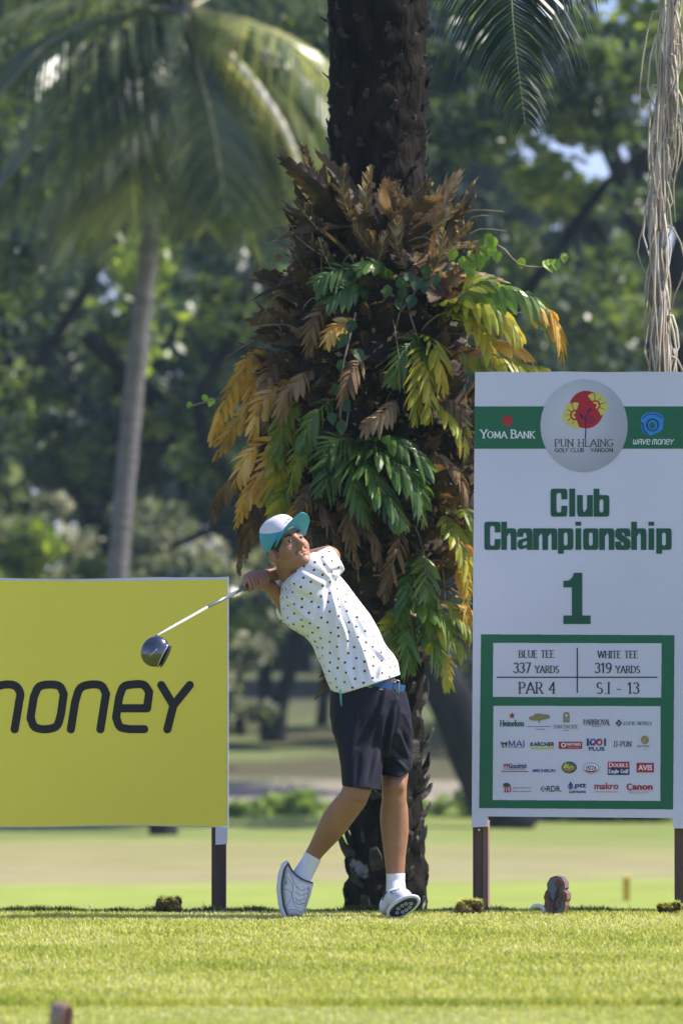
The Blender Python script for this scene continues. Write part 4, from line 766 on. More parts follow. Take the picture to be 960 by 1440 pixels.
# ------------------------------------------------------------------ YELLOW BOARD
def extrude(mb, pts, nrm, th, t=.5):
    n = len(pts); f = [Vector(p) for p in pts]; b = [p+Vector(nrm)*th for p in f]
    mb.add(f+b, [tuple(range(n))[::-1], tuple(range(n, 2*n))] + [(i, (i+1) % n, n+(i+1) % n, n+i) for i in range(n)], t)
YB = 22.62
def yp(px, py): return P(px, py, YB)
YROOT = empty('advertising_board', (P(0,0,YB).x, YB, -.1), 'wide yellow advertising board with the black word money, left of the golfer', 'signboard')
def yboard():
    x0, x1 = -412, 321; b = MB(); top = [(x, 812.6+1.6*math.sin(x*.017)*(1 if x < 240 else .5)-(x > 315)*1.0) for x in np.linspace(x0, x1, 40)]; bot = [(x, 1162.5+1.1*math.sin(x*.021+1)) for x in np.linspace(x1, x0, 40)]
    extrude(b, [P(a, c, YB) for a, c in top+bot], (0, 1, 0), .055); b.build('panel', vinyl_w, YROOT)
    n = 60; xs = np.linspace(x0+3, 319.2, n); V = []; F = []
    for x in xs:
        V += [P(x, 816.0+.9*math.sin(x*.013), YB-.0015), P(x, 1161.2+1.1*math.sin(x*.021+1), YB-.0015)]
    F = [(2*i+1, 2*i+3, 2*i+2, 2*i) for i in range(n-1)]; link('yellow_print', me_from('yellow_print', V, F), vinyl_y, YROOT)
    a = Art(-402, 940, 300, 1045, 4); W_ = 11.4
    def rr(pts, n=40): return [(v.x, v.y) for v in catmull([(p[0], p[1], 0) for p in pts], n)]
    def o_(d): a.stroke([(43.5+d,1011),(44+d,1005),(48+d,980)]+rr([(48+d,980),(55+d,966),(70+d,962.6),(84+d,965),(90+d,976)], 16)+[(86+d,1005)]+rr([(86+d,1005),(80+d,1021),(64+d,1025.5),(49+d,1022),(43.5+d,1009)], 16), W_, W_, 1)
    def n_(d): a.stroke([(100+d,1025.5),(106+d,987)]+rr([(106+d,987),(113+d,968),(128+d,962.6),(143+d,964.5),(149.5+d,976)], 16)+[(147+d,990),(141.5+d,1025.5)], W_, W_, 1)
    def e_(d, s=0): a.stroke([(203+d,1025.4),(182+d,1025.4)]+rr([(182+d,1025.4),(169+d,1022),(163.5+d,1009)], 10)+[(168+d,980)]+rr([(168+d,980),(174+d,966),(186+d,962.6),(202+d,963),(210+d,973)], 14)+[(207+d,996),(167+d,996)], W_, W_, 1)
    def y_(d): a.stroke([(227+d,963.4),(244+d,992),(267+d,963.4)], W_, W_, 1); a.stroke([(244+d,992),(235.5+d,1025.5)], W_, W_, 1)
    o_(0); n_(0); e_(0); y_(0)
    a.stroke([(21,1025.5),(27,990)]+rr([(27,988),(29,975),(22,964.5),(8,962.6),(-8,968),(-13,982)], 16)+[(-20,1025.5)], W_, W_, 1); a.stroke([(-14,985)]+rr([(-14,985),(-12,975),(-19,964.5),(-33,962.6),(-49,968),(-54,982)], 16)+[(-61,1025.5)], W_, W_, 1)
    e_(-292); a.stroke([(-200,963.4),(-186,1025),(-150,963.4)], W_, W_, 1); a.stroke([(-262,1025),(-256,985)]+rr([(-256,985),(-250,968),(-236,962.6),(-220,965),(-213,978)], 14)+[(-220,1025)], W_, W_, 1); a.stroke([(-259,1000),(-217,1000)], W_, W_, 1)
    a.stroke([(-340,963.4),(-346,1010),(-336,1024),(-322,1024),(-312,1010),(-308,970)], W_, W_, 1); a.stroke([(-312,1010),(-304,1024),(-290,1024),(-280,1010),(-274,963.4)], W_, W_, 1)
    a.build('lettering', lambda x, y: P(x, y, YB-.003), [black_i], YROOT)
    for xa, xb in ((297.5, 318), (-395, -374)):
        b = MB(); c0 = P((xa+xb)/2, 1161, YB); h = S(xb-xa, YB)/2; zb_ = float(ground_z(c0.x, YB))-.25
        b.box((c0.x, YB+.03, (c0.z+zb_)/2), (h, .028, (c0.z-zb_)/2)); b.build('post', wood_m, YROOT)
    b = MB(); extrude(b, [P(303,1163.4,YB-.004), P(320,1163.4,YB-.004), P(319.5,1187,YB-.004), P(303,1188,YB-.004)], (0,1,0), .003); b.build('paper_tag', vinyl_w, YROOT)
yboard()
# ------------------------------------------------------------------ CHAMPIONSHIP SIGN
TH = math.radians(9.0); SN = Vector((-math.sin(TH), -math.cos(TH), 0)); SP = P(812, 830, 22.42)
def sp(px, py, off=0.0):
    d = P(px, py, 20.0) - Vector(CAM); o = SP + SN*off; t = (o-Vector(CAM)).dot(SN)/d.dot(SN); return Vector(CAM) + d*t
SROOT = empty('championship_sign', (SP.x, SP.y, -.02), 'tall white Club Championship sign for hole 1, with green bands and rows of small logos', 'signboard')
def champion():
    out = [(667.5,523.5),(700,522.6),(740,523.6),(790,522.4),(850,523.4),(905,522.6),(967,523),(964.5,1165),(945.5,1165),(945.5,1150.5),(683.6,1148),(683.6,1162.5),(662.8,1163.5),(664.5,850)]
    b = MB(); extrude(b, [sp(*q) for q in out[::-1]], -SN, .05); pn = b.build('panel', vinyl_w, SROOT)
    mats = [green_i, dgreen_i, white_i, red_i, blue_i, yel_i, black_i, sky_i, grey_i, lime_i, tan_i, navy_i]
    GR, DG, WH, RD, BL, YE, BK, SK, GY, LM, TN, NV = range(1, 13)
    # band
    a = Art(665, 568, 966, 634); a.rect(666.8, 571.6, 965.8, 631, GR); a.ell(820.6, 598.8, 61.5, 65.4, 0); keep = a.a.copy(); mid_ = int((820-a.x0)*a.r)
    a.a = keep.copy(); a.a[:, mid_:] = 0; a.build('green_band', lambda x, y: sp(x, y, .001), mats, SROOT); a.a = keep.copy(); a.a[:, :mid_] = 0; a.build('green_band', lambda x, y: sp(x, y, .001), mats, SROOT)
    # ball
    ball = mat('printed_ball', (.62,.62,.69), (.50,.51,.59), scale=3.2, rough=.45, spec=.35, bump=.002, bscale=38, lo=.3, hi=.7)
    N_ = ball.node_tree.nodes; L_ = ball.node_tree.links; b_ = N_['Principled BSDF']; q0 = sp(806, 578); tcn = N_.new('ShaderNodeTexCoord'); vd = N_.new('ShaderNodeVectorMath'); vd.operation = 'DISTANCE'; L_.new(tcn.outputs['Object'], vd.inputs[0]); vd.inputs[1].default_value = tuple(q0)
    rp = N_.new('ShaderNodeValToRGB'); mr = N_.new('ShaderNodeMapRange'); mr.inputs['From Min'].default_value = 0; mr.inputs['From Max'].default_value = .26; L_.new(vd.outputs['Value'], mr.inputs['Value']); L_.new(mr.outputs[0], rp.inputs[0])
    for p_, c_ in ((0, 1.0), (.45, 1.0), (.72, .93), (.90, .76), (1, .64)):
        el = rp.color_ramp.elements[0] if p_ == 0 else rp.color_ramp.elements[1] if p_ == 1 else rp.color_ramp.elements.new(p_); el.position = p_; el.color = (c_, c_, c_*1.02, 1)
    mu = N_.new('ShaderNodeMix'); mu.data_type = 'RGBA'; mu.blend_type = 'MULTIPLY'; mu.inputs[0].default_value = 1; L_.new(b_.inputs['Base Color'].links[0].from_socket, mu.inputs[6]); L_.new(rp.outputs[0], mu.inputs[7]); L_.new(mu.outputs[2], b_.inputs['Base Color'])
    a = Art(757, 531, 884, 667); a.ell(820.6, 598.8, 61.3, 65.2, 1)
    a.build('ball_emblem', lambda x, y: sp(x, y, .002), [ball], SROOT)
    a = Art(757, 531, 884, 667, 5); a.ell(823.4, 576, 24.5, 26.5, RD)
    def flower(cx, cy, R, a0, a1, n, holes):
        st = (a1-a0)/n
        for k in range(n):
            c_ = a0+(k+.5)*st; rr_ = R*(1.0 if k % 2 else .93)
            pts = [(cx+R*.42*math.cos(math.radians(c_-st*.42)), cy-R*.42*math.sin(math.radians(c_-st*.42)))] + [(cx+rr_*(1+.06*math.cos(math.radians((u/6-.5)*180)))*math.cos(math.radians(c_-st*.44+st*.88*u/6)), cy-rr_*(1+.06*math.cos(math.radians((u/6-.5)*180)))*math.sin(math.radians(c_-st*.44+st*.88*u/6))) for u in range(7)] + [(cx+R*.42*math.cos(math.radians(c_+st*.42)), cy-R*.42*math.sin(math.radians(c_+st*.42)))]
            a.poly(pts, YE)
        for k in range(n+1):
            c_ = math.radians(a0+k*st); a.stroke([(cx+R*.4*math.cos(c_), cy-R*.4*math.sin(c_)), (cx+R*.74*math.cos(c_), cy-R*.74*math.sin(c_))], 1.0, 1.0, RD if k % 2 else BK)
        a.ell(cx, cy, R*.42, R*.42, RD); a.ell(cx, cy, R*.29, R*.29, YE, holes[0], holes[1]); a.ell(cx+holes[2], cy, R*.13, R*.13, RD)
    flower(808.6, 583.6, 18.2, 72, 288, 6, (90, 270, 0)); flower(836, 570, 17.6, -62, 130, 5, (-70, 120, 0))
    a.stroke([(822.4,616),(823,604),(822.6,590),(824,583),(829,576)], 1.6, 1.3, NV); a.stroke([(822.6,590),(818,586),(814,582.5)], 1.8, 1.8, NV); a.poly([(812,580),(818,583),(822,590),(816,587)], NV); a.poly([(824,583),(827,575),(832,573),(829,579)], NV)
    for q in ([(824,590),(829,587),(834,585)], [(826,593),(831,590),(836,590)], [(829,596),(834,593)]): a.stroke(q, 1.3, 1.1, NV)
    roman(a, 'PUN HLAING', 779.4, 861.6, 617.9, 627.8, BK, .13, .07); roman(a, 'GOLF CLUB · YANGON', 779.6, 861, 630.2, 635.6, BK, .17, .12, serif=False)
    a.build('club_emblem', lambda x, y: sp(x, y, .003), mats, SROOT)
    # bank and money marks
    a = Art(668, 575, 965, 630, 5); roman(a, 'YOMA BANK', 675.5, 751, 604.6, 616, WH, .19, .1, caps={0, 5}, gap=.08)
    for an in (90, 38, 142, 0, 180): a.ell(713+4.2*math.cos(math.radians(an)), 593-5.4*math.sin(math.radians(an)), 3.2, 4.2, RD)
    a.ell(713, 595, 4.8, 5.2, RD); a.stroke([(713,591),(713,600)], .8, .8, GR); a.stroke([(709,592),(712,598)], .7, .7, GR); a.stroke([(717,592),(714,598)], .7, .7, GR)
    a.ell(916.5, 590, 16.2, 10.5, SK); a.ell(913.5, 599.5, 12.5, 12.5, SK); a.ell(922, 597, 10, 12, SK); a.stroke([(903,588),(911,582.5),(922,582.5),(930,588)], 1.8, 1.6, BL); a.ell(916.6, 597.4, 9.4, 9.4, BL); a.ell(916.8, 597.8, 6.6, 7, SK); a.ell(916.4, 598.4, 4.1, 4.8, GR); a.stroke([(903,595),(904,604),(910,611)], 2.2, 2.2, BL)
    def mini(x, kind, h=6.6, w_=4.3):
        y1, y0 = 624.6, 624.6-h; s_ = h*.15; T = lambda u, v: (x+u*w_+v*s_*.9, y1-v*h)
        K = {'w': [[(0,1),(0,.15),(.3,0),(.6,.15),(.6,.8),(.6,.15),(.9,0),(1.2,.2),(1.2,1)]], 'a': [[(0,0),(0,.8),(.3,1),(.9,1),(.95,0)], [(0,.45),(.95,.45)]], 'v': [[(0,1),(.35,0),(1,1)]], 'e': [[(.95,0),(.15,0),(0,.2),(0,.8),(.2,1),(.8,1),(.95,.8),(.95,.5),(0,.5)]],
             'm': [[(0,0),(0,.8),(.2,1),(.5,1),(.65,.8),(.65,0)], [(.65,.8),(.8,1),(1.15,1),(1.3,.8),(1.3,0)]], 'o': [[(0,.2),(0,.8),(.2,1),(.75,1),(.95,.8),(.95,.2),(.75,0),(.2,0),(0,.2)]], 'n': [[(0,0),(0,.8),(.2,1),(.75,1),(.95,.8),(.95,0)]], 'y': [[(0,1),(.45,.5),(1,1)], [(.45,.5),(.35,0)]]}
        for q in K[kind]: a.stroke([T(u, v) for u, v in q], 1.15, 1.15, WH)
    x = 889.6
    for ch in 'wave money':
        if ch == ' ': x += 2.4; continue
        mini(x, ch); x += {'w': 7.2, 'm': 7.6}.get(ch, 5.75)
    a.build('sponsor_marks', lambda x, y: sp(x, y, .002), mats, SROOT)
    # title, ultra condensed bold letters
    a = Art(670, 680, 960, 882)
    def bold(txt, x0, yb, gw, asc, xh, nx=8.6, ny=7.6, gap=1.2):
        x = x0; hx = nx/2; hy = ny/2
        for ch in txt:
            W_ = gw*{'i': .555, 'l': .52, 'm': 1.58, 'C': 1.06}.get(ch, 1.0); L_, R_ = x+hx, x+W_-hx; T_, B_ = yb-xh+hy, yb-hy; AT = yb-asc+hy; D_ = yb+5.6
            st = lambda *q, s='rect', w=nx, h=ny: a.stroke(list(q), w, h, DG, s)
            rnd = lambda x0_, y0_, x1_, y1_: [(x0_,y0_+4),(x0_+.6,y0_+1.4),(x0_+2.6,y0_),(x1_-2.6,y0_),(x1_-.6,y0_+1.4),(x1_,y0_+4),(x1_,y1_-4),(x1_-.6,y1_-1.4),(x1_-2.6,y1_),(x0_+2.6,y1_),(x0_+.6,y1_-1.4),(x0_,y1_-4),(x0_,y0_+4)]
            E = lambda *q: a.stroke(list(q), nx, ny, DG, 'rect')
            if ch == 'C':
                q = rnd(L_, AT, R_, B_); E(*q[3:6], (R_, AT+9)); E((R_, B_-9), *q[7:]); E(*q[0:4]); a.rect(x+W_-nx, AT+9, x+W_, AT+12.2, DG); a.rect(x+W_-nx, B_-12.4, x+W_, B_-9, DG)
            elif ch == 'l': st(((L_+R_)/2, AT), ((L_+R_)/2, B_))
            elif ch == 'i': st(((L_+R_)/2, T_), ((L_+R_)/2, B_)); a.rect((L_+R_)/2-hx, yb-asc, (L_+R_)/2+hx, yb-asc+5.4, DG)
            elif ch == 'u': st((R_, T_), (R_, B_)); st((L_, T_), (L_, B_-6)); E((L_, B_-6), (L_+1, B_-1.4), (L_+3, B_), (R_-3, B_-1), (R_, B_-6))
            elif ch == 'b': st((L_, AT), (L_, B_)); E(*rnd(L_, T_, R_, B_))
            elif ch == 'h': st((L_, AT), (L_, B_)); st((R_, T_+7), (R_, B_)); E((L_, T_+6), (L_+4, T_+.5), (R_-3, T_), (R_-1, T_+1.6), (R_, T_+6))
            elif ch == 'n': st((L_, T_), (L_, B_)); st((R_, T_+7), (R_, B_)); E((L_, T_+6), (L_+4, T_+.5), (R_-3, T_), (R_-1, T_+1.6), (R_, T_+6))
            elif ch == 'm':
                M_ = (L_+R_)/2; st((L_, T_), (L_, B_)); st((M_, T_+7), (M_, B_)); st((R_, T_+7), (R_, B_)); E((L_, T_+6), (L_+4, T_+.5), (M_-2, T_), (M_, T_+5)); E((M_, T_+6), (M_+4, T_+.5), (R_-3, T_), (R_-1, T_+1.6), (R_, T_+6))
            elif ch == 'p': st((L_, T_), (L_, D_-hy)); E(*rnd(L_, T_, R_, B_))
            elif ch == 'o': E(*rnd(L_, T_, R_, B_))
            elif ch == 'a': st((R_, T_+6), (R_, B_)); E((L_, T_+6.5), (L_+1, T_+1.4), (L_+3, T_), (R_-3, T_), (R_-1, T_+1.6), (R_, T_+6)); a.stroke([(R_, (T_+B_)/2-1), (L_+1, (T_+B_)/2+3), (L_, (T_+B_)/2+6), (L_, B_-3), (L_+2, B_), (R_-2, B_-3)], nx-.6, ny-1.6, DG)
            elif ch == 's': E((R_, T_+6), (R_-1, T_+1.4), (R_-3, T_), (L_+3, T_), (L_, T_+3), (L_, T_+6), (L_+3, T_+9.5), (R_-2, B_-9.5), (R_, B_-6), (R_, B_-3), (R_-3, B_), (L_+3, B_), (L_+1, B_-1.6), (L_, B_-6))
            x += W_+gap
        return x
    tb_ = lambda n_: (a.build(n_, lambda x, y: sp(x, y, .002), mats, SROOT), a.a.fill(0))
    bold('Club', 773.6, 726.6, 22.0, 39.4, 30.4, 8.1, 5.8); tb_('title_word'); bold('Championship', 680.4, 773.2, 21.55, 39.4, 30.2, 8.0, 5.6, .9)
    tb_('title_word')
    a.poly([(791.4,817),(791.4,826),(803.4,826),(803.4,865.6),(791.4,865.6),(791.4,877.6),(829.7,877.6),(829.7,865.6),(817.9,865.6),(817.9,805.4),(806.4,805.4),(804.6,811),(800,816)], DG)
    tb_('hole_number')
    # tables
    a = Art(670, 888, 950, 1142); a.poly([(675.8,892),(947.6,893.2),(945.6,1138.2),(673.2,1136.4)], GR); a.poly([(693,904),(929.6,904.6),(929,981),(692.4,980)], 0); a.poly([(693.2,992.4),(928,993),(927.8,1126.4),(692.2,1125)], 0)
    a.build('green_frames', lambda x, y: sp(x, y, .001), mats, SROOT)
    a = Art(690, 900, 932, 985, 5); a.rect(698, 951.6, 923.6, 953.3, BK); a.rect(810.3, 911, 811.8, 974.4, BK)
    roman(a, 'BLUE TEE', 729, 778.6, 915, 924.6, BK, .15, .08); roman(a, 'WHITE TEE', 840, 896, 915.6, 925.2, BK, .15, .08); roman(a, '337', 721.8, 745.4, 932.2, 946, BK, .14, .08, serif=False); roman(a, 'YARDS', 751.8, 785.4, 936.4, 946, BK, .15, .08)
    roman(a, '319', 835.8, 859, 932.4, 946.2, BK, .14, .08, serif=False); roman(a, 'YARDS', 865, 899, 936.6, 946.2, BK, .15, .08); roman(a, 'PAR 4', 729, 780, 959.4, 975, BK, .13, .06); roman(a, 'S.I - 13', 838, 898, 959.8, 975.4, BK, .13, .06)
    a.build('yardage_lettering', lambda x, y: sp(x, y, .002), mats, SROOT)
    # sponsors
    a = Art(692, 992, 930, 1127, 6)
    def star(cx, cy, R, c): a.poly([(cx+(R if k % 2 == 0 else R*.4)*math.sin(k*math.pi/5), cy-(R if k % 2 == 0 else R*.4)*math.cos(k*math.pi/5)) for k in range(10)], c)
    def tiny(x0, x1, y, c, h=.9, d=.62):
        r = random.Random(int(x0*7)); x = x0
        while x < x1: w_ = r.uniform(.8, 2.2); a.rect(x, y-h/2, min(x+w_, x1), y+h/2, c); x += w_+d
    star(719.4, 1006.4, 5.2, RD); roman(a, 'Heineken', 702.8, 736, 1013.4, 1021, DG, .2, .13)
    for q in ((751,1010,8,3.2),(764,1008,9,3.6),(757,1006,7,2.6),(758,1011,6,2)): a.ell(*q, TN)
    a.stroke([(758,1010),(758,1016.5)], 1.2, 1, TN); a.stroke([(753,1010),(757,1014)], .8, .8, TN); tiny(741, 774, 1021.8, BL); tiny(752, 766, 1025.4, BL)
    a.rect(791.4, 1003.4, 800, 1015.6, TN); a.ell(795.7, 1004, 4.3, 2.6, TN); a.ell(795.7, 1006, 2.2, 2.2, 0); a.rect(793.6, 1009.6, 797.8, 1013.6, 0); a.rect(794.7,1009.6,796.6,1015,TN); roman(a, 'PAN PACIFIC', 778.4, 812.6, 1019.4, 1024.2, GY, .13, .1); tiny(791, 800, 1027.3, GY)
    roman(a, 'PARKROYAL', 820, 857.6, 1012, 1018.8, BK, .13, .08, gap=.03); tiny(832, 845, 1021.6, GY); a.rect(822, 1019.8, 858, 1020.2, GY)
    a.poly([(869.4,1011.8),(874,1016.9),(869.4,1022),(864.8,1016.9)], BK); a.stroke([(867.6,1015),(871,1017),(867.6,1019)], .7, .7, WH); roman(a, 'LOTTE HOTELS', 876.2, 915.6, 1015, 1019.4, BK, .16, .1)
    a.poly([(703,1043),(709,1045),(713,1042.6),(712,1050),(706.6,1051.6)], NV); a.poly([(706,1046),(711,1048),(709,1052)], YE); roman(a, 'MAI', 714, 737.2, 1041.8, 1050, BL, .16, .12, serif=False); a.rect(714, 1051.2, 737, 1051.7, GY)
    sans(a, 'KARCHER', 745.2, 779, 1043.8, 1049.4, BK, .03); a.rect(746, 1051, 778, 1053.2, LM)
    a.ell(754.6,1042.6,.5,.5,BK); a.ell(757.2,1042.6,.5,.5,BK)
    a.rect(785, 1043, 817.8, 1053, RD); a.ell(791.6, 1047.6, 3.3, 3.3, WH); a.ell(791.6, 1047.6, 1.6, 1.9, BK); sans(a, 'PARTNERS', 796, 816, 1044.6, 1048.8, WH, .02); tiny(797, 815, 1050.7, WH, .5)
    for x_, c_ in ((824.4, BL), (848.6, BL)): a.rect(x_, 1038.4, x_+2.8, 1044, c_); a.rect(x_, 1044, x_+2.8, 1049, DG)
    for x_ in (833.2, 842): a.stroke([(x_+3.4*math.cos(t), 1043.6+4.2*math.sin(t)) for t in np.linspace(0, 6.28, 20)], 2.2, 1.6, BL if x_ < 840 else RD)
    a.stroke([(833,1046.4),(837.6,1043.6),(842,1040.8)], 1.6, 1.2, RD); a.stroke([(829,1043),(829,1047)], 2, 1.4, DG); sans(a, 'PLUS', 827.2, 849.2, 1050.4, 1055.8, BL, .03); roman(a, 'JJ-PUN', 861.6, 887, 1042.6, 1050, BK, .14, .08)
    a.ell(906, 1040.4, 5.6, 5.9, TN); a.stroke([(903,1043),(905,1038),(909,1036.6)], .6, .6, YE); a.stroke([(904,1044),(908,1040)], .6, .6, YE); roman(a, 'ARTISAN', 895, 912, 1048, 1050.4, GY, .2, .16, serif=False); tiny(903, 911, 1053.4, GY, .6)
    sans(a, 'BF', 707.4, 714.4, 1074.2, 1080, RD, .04, .15); sans(a, 'Goodrich', 714.6, 739.4, 1073.8, 1080.2, NV, .03, .15); a.rect(707, 1081.2, 738, 1081.8, NV); a.rect(704, 1084.2, 742.4, 1085.3, RD)
    sans(a, 'MICHELIN', 748.2, 779.6, 1081.6, 1085.8, BL, .03, .2)
    a.ell(799.6, 1079.2, 10.6, 8.2, DG); a.ell(799, 1079, 8.6, 6, TN); a.ell(802, 1076.4, 5, 2.6, GY); a.poly([(791,1080),(795,1072),(798,1080)], YE); a.stroke([(794,1079),(798,1075.4),(799.5,1081),(803,1077),(806,1080.4)], 1.6, 1.3, LM); a.stroke([(792,1084),(800,1086),(808,1082)], 1.1, 1.1, RD)
    a.ell(830.6, 1080.2, 11.2, 7.4, NV); a.ell(830.6, 1080.2, 10.5, 6.8, WH); a.ell(830.6, 1080.2, 9.8, 6.2, RD, 200, 340); a.ell(830.6, 1079.4, 9.6, 5.4, WH); roman(a, 'PIZZA', 823.6, 837.8, 1077.6, 1082.2, NV, .24, .14, serif=False); tiny(827, 834, 1076.2, NV, .8); a.stroke([(824,1083.4),(830.6,1084.6),(837.4,1083.2)], 1, 1, RD)
    a.rect(853.8, 1071.2, 884.2, 1080.2, RD); a.rect(853.8, 1080.2, 884.2, 1089.6, NV); roman(a, 'DOUBLE', 855.6, 882.8, 1072.8, 1078.4, WH, .24, .14, caps={0}); roman(a, 'Eagle Golf', 855.4, 882.6, 1082, 1087, WH, .22, .14)
    a.rect(894.4, 1072.8, 918.6, 1086.2, RD); sans(a, 'AVIS', 896.4, 916.2, 1075.6, 1083.4, WH, .03)
    a.poly([(706,1104.6),(711,1100.6),(716,1103),(718.6,1105.6)], DG); a.ell(711.6,1103.4,4.6,2.4,DG); roman(a, 'TD', 707.4, 717.8, 1106.4, 1113.8, RD, .22, .16); tiny(720, 745.4, 1108, GY, 1.0); tiny(720, 747, 1112.8, GY, 1.0)
    a.poly([(764.6,1105.4),(760.6,1109.2),(764.6,1113.2),(763,1113.2),(759,1109.2),(763,1105.4)], BK); a.poly([(765,1107),(767.2,1109.3),(765,1111.6)], BK); sans(a, 'RDR.', 768, 788.8, 1105.2, 1113.4, BK, .01)
    a.ell(801.6, 1106, 3.6, 4.4, SK); a.poly([(801.6,1098.8),(798.4,1104.6),(804.8,1104.6)], BL); a.ell(801.8, 1107.4, 1.8, 2.2, RD); sans(a, 'ptt', 807.2, 823, 1101.4, 1109.6, NV, .025, .12); sans(a, 'Lubricants', 799.6, 823, 1110.8, 1115.2, NV, .02, .1)
    sans(a, 'makro', 835, 868.8, 1100.6, 1110, RD, .02); tiny(836, 868.6, 1113.6, RD, .8); roman(a, 'C', 881, 887.8, 1102.4, 1110.6, RD, .3, .16); sans(a, 'anon', 888.4, 917, 1104.2, 1110.6, RD, .04); a.rect(881, 1112.2, 917, 1112.5, GY); a.ell(886.6, 1115, .9, .9, RD); tiny(889, 911, 1115, RD, .8)
    a.build('sponsor_logos', lambda x, y: sp(x, y, .002), mats, SROOT)
    # posts
    ang = -TH; Rm = Matrix.Rotation(ang, 3, 'Z')
    for (xa, xb) in ((664.4, 678.6), (947.4, 962.8)):
        l, r_ = sp(xa, 1150, -.052), sp(xb, 1150, -.052); c0 = (l+r_)/2; h = (r_-l).length/2; b = MB(); zb_ = -.3
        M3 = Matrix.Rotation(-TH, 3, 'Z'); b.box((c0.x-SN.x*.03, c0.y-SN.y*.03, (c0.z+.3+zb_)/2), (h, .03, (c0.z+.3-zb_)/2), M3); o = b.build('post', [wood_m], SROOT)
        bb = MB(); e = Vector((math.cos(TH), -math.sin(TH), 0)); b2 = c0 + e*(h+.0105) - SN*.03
        bb.box((b2.x, b2.y, (c0.z-.01+zb_)/2), (.010, .0285, (c0.z-.01-zb_)/2), M3); bb.build('sunlit_side_slab', [wood_lit_m], SROOT)  # slab added on the post's right face to carry its sunlit tone
    q = sp(673, 1167, -.019); b = MB(); b.box(q, (.004, .004, .004)); b.build('screw', vinyl_w, SROOT)
champion()
# ================================================================== GOLFER
YG = 22.0
def g_(px, py, d=0.0): return np.array(P(px, py, YG+d))
GOLFER = empty('person', (P(490,1289,YG).x, YG, 0), 'golfer in spotted white polo shirt, dark shorts and turquoise cap, leaning back after his swing', 'person')
m_ = lambda n: S(n, YG)
skin_m = mat('skin', (.37,.185,.108), (.29,.138,.076), scale=9, rough=.48, bump=.0012, bscale=90, sss=.12, spec=.4, lo=.3, hi=.7)
shirt_m = mat('shirt_cloth', (.78,.78,.82), (.74,.74,.79), scale=8, rough=.75, bump=.0016, bscale=26, spec=.2, stretch=(1,1,.45))
short_m = mat('shorts_cloth', (.009,.009,.017), (.014,.014,.024), scale=6, rough=.7, bump=.0022, bscale=20, spec=.2, stretch=(1,1,.4))
sock_m = mat('sock_knit', (.78,.78,.80), (.70,.70,.73), scale=60, rough=.9, bump=.001, bscale=200, stretch=(1,1,.2))
shoe_m = mat('shoe_leather', (.70,.70,.73), (.62,.62,.66), scale=10, rough=.38, bump=.0008, bscale=60)
shoeb_m = mat('shoe_trim', (.02,.02,.03), (.035,.035,.05), scale=20, rough=.5)
hair_m = mat('hair', (.012,.009,.008), (.022,.016,.013), scale=120, rough=.6, bump=.002, bscale=300)
teal_m = mat('cap_teal', (.06,.35,.46), (.05,.30,.40), scale=14, rough=.7, bump=.0006, bscale=260)
capw_m = mat('cap_white', (.72,.70,.74), (.68,.66,.71), scale=12, rough=.75, bump=.0006, bscale=260)
blackp_m = mat('black_rubber', (.012,.012,.013), (.02,.02,.022), scale=60, rough=.6)
def put(name, V, F, mats, parent=GOLFER, smooth=True, sub=None):
    return link(name, me_fast(name, V, F), mats, parent, smooth)
# head frame
U = Vector((-.45,.10,.88)).normalized(); Fv = Vector((.43,-.81,.40)); Fv = (Fv-U*Fv.dot(U)).normalized(); Rv = Fv.cross(U)
HC = Vector(g_(404.5,770,-.085)); HS = .93
def h(r, f, u): return np.array(HC + (Rv*r + Fv*f + U*u)*HS)
HA = [list(Rv), list(Fv), list(U)]
def head_mesh():
    s = SDF(np.array(HC)-.20, np.array(HC)+.19, .0019); e = lambda c, R, k=.02, op='add': s.ell(h(*c), np.array(R)*HS, HA, k, op)
    c = lambda a, b, ra, rb, k=.01, op='add': s.cone(h(*a), h(*b), ra*HS, rb*HS, k, op)
    e((0,-.012,.028), (.073,.094,.086)); e((0,.030,-.028), (.058,.056,.074), .03); e((0,.040,-.075), (.044,.043,.032), .03); e((0,.078,-.094), (.018,.013,.014), .02)
    for q in (-1, 1):
        e((q*.040,.056,-.026), (.022,.020,.024), .02); e((q*.046,.012,-.070), (.014,.034,.022), .02); c((q*.010,.083,.028), (q*.040,.072,.030), .0095, .008, .012)
        e((q*.031,.092,.008), (.019,.012,.0125), .012, 'sub'); c((q*.015,.080,.0145), (q*.044,.069,.0125), .0062, .0056, .003); c((q*.017,.080,-.0015), (q*.044,.069,-.001), .0058, .005, .003)
        e((q*.012,.098,-.027), (.0085,.010,.007), .006); e((q*.0065,.104,-.034), (.0035,.005,.003), .002, 'sub')
        e((q*.083,-.010,-.010), (.012,.021,.032), .006); e((q*.093,-.006,-.006), (.007,.012,.020), .004, 'sub'); e((q*.072,-.004,-.034), (.007,.009,.010), .005)
        c((q*.022,.082,-.040), (q*.034,.066,-.062), .004, .003, .006, 'sub')
    c((0,.082,.022), (0,.108,-.022), .0075, .0115, .012); e((0,.113,-.024), (.011,.010,.010), .008)
    c((-.020,.084,-.0535), (.020,.084,-.0535), .0062, .0062, .006); c((-.016,.084,-.066), (.016,.084,-.066), .0068, .0068, .006); c((-.021,.092,-.060), (.021,.092,-.060), .0022, .0022, .002, 'sub'); c((0,.089,-.040), (0,.090,-.048), .006, .006, .008)
    s.cone(g_(410,800,.0), np.array(HC + (Fv*-.02 + U*-.03)*HS), .057, .060, .02); s.cone(g_(424,822,.03), g_(410,800,.0), .066, .057, .02)
    return s.mesh()
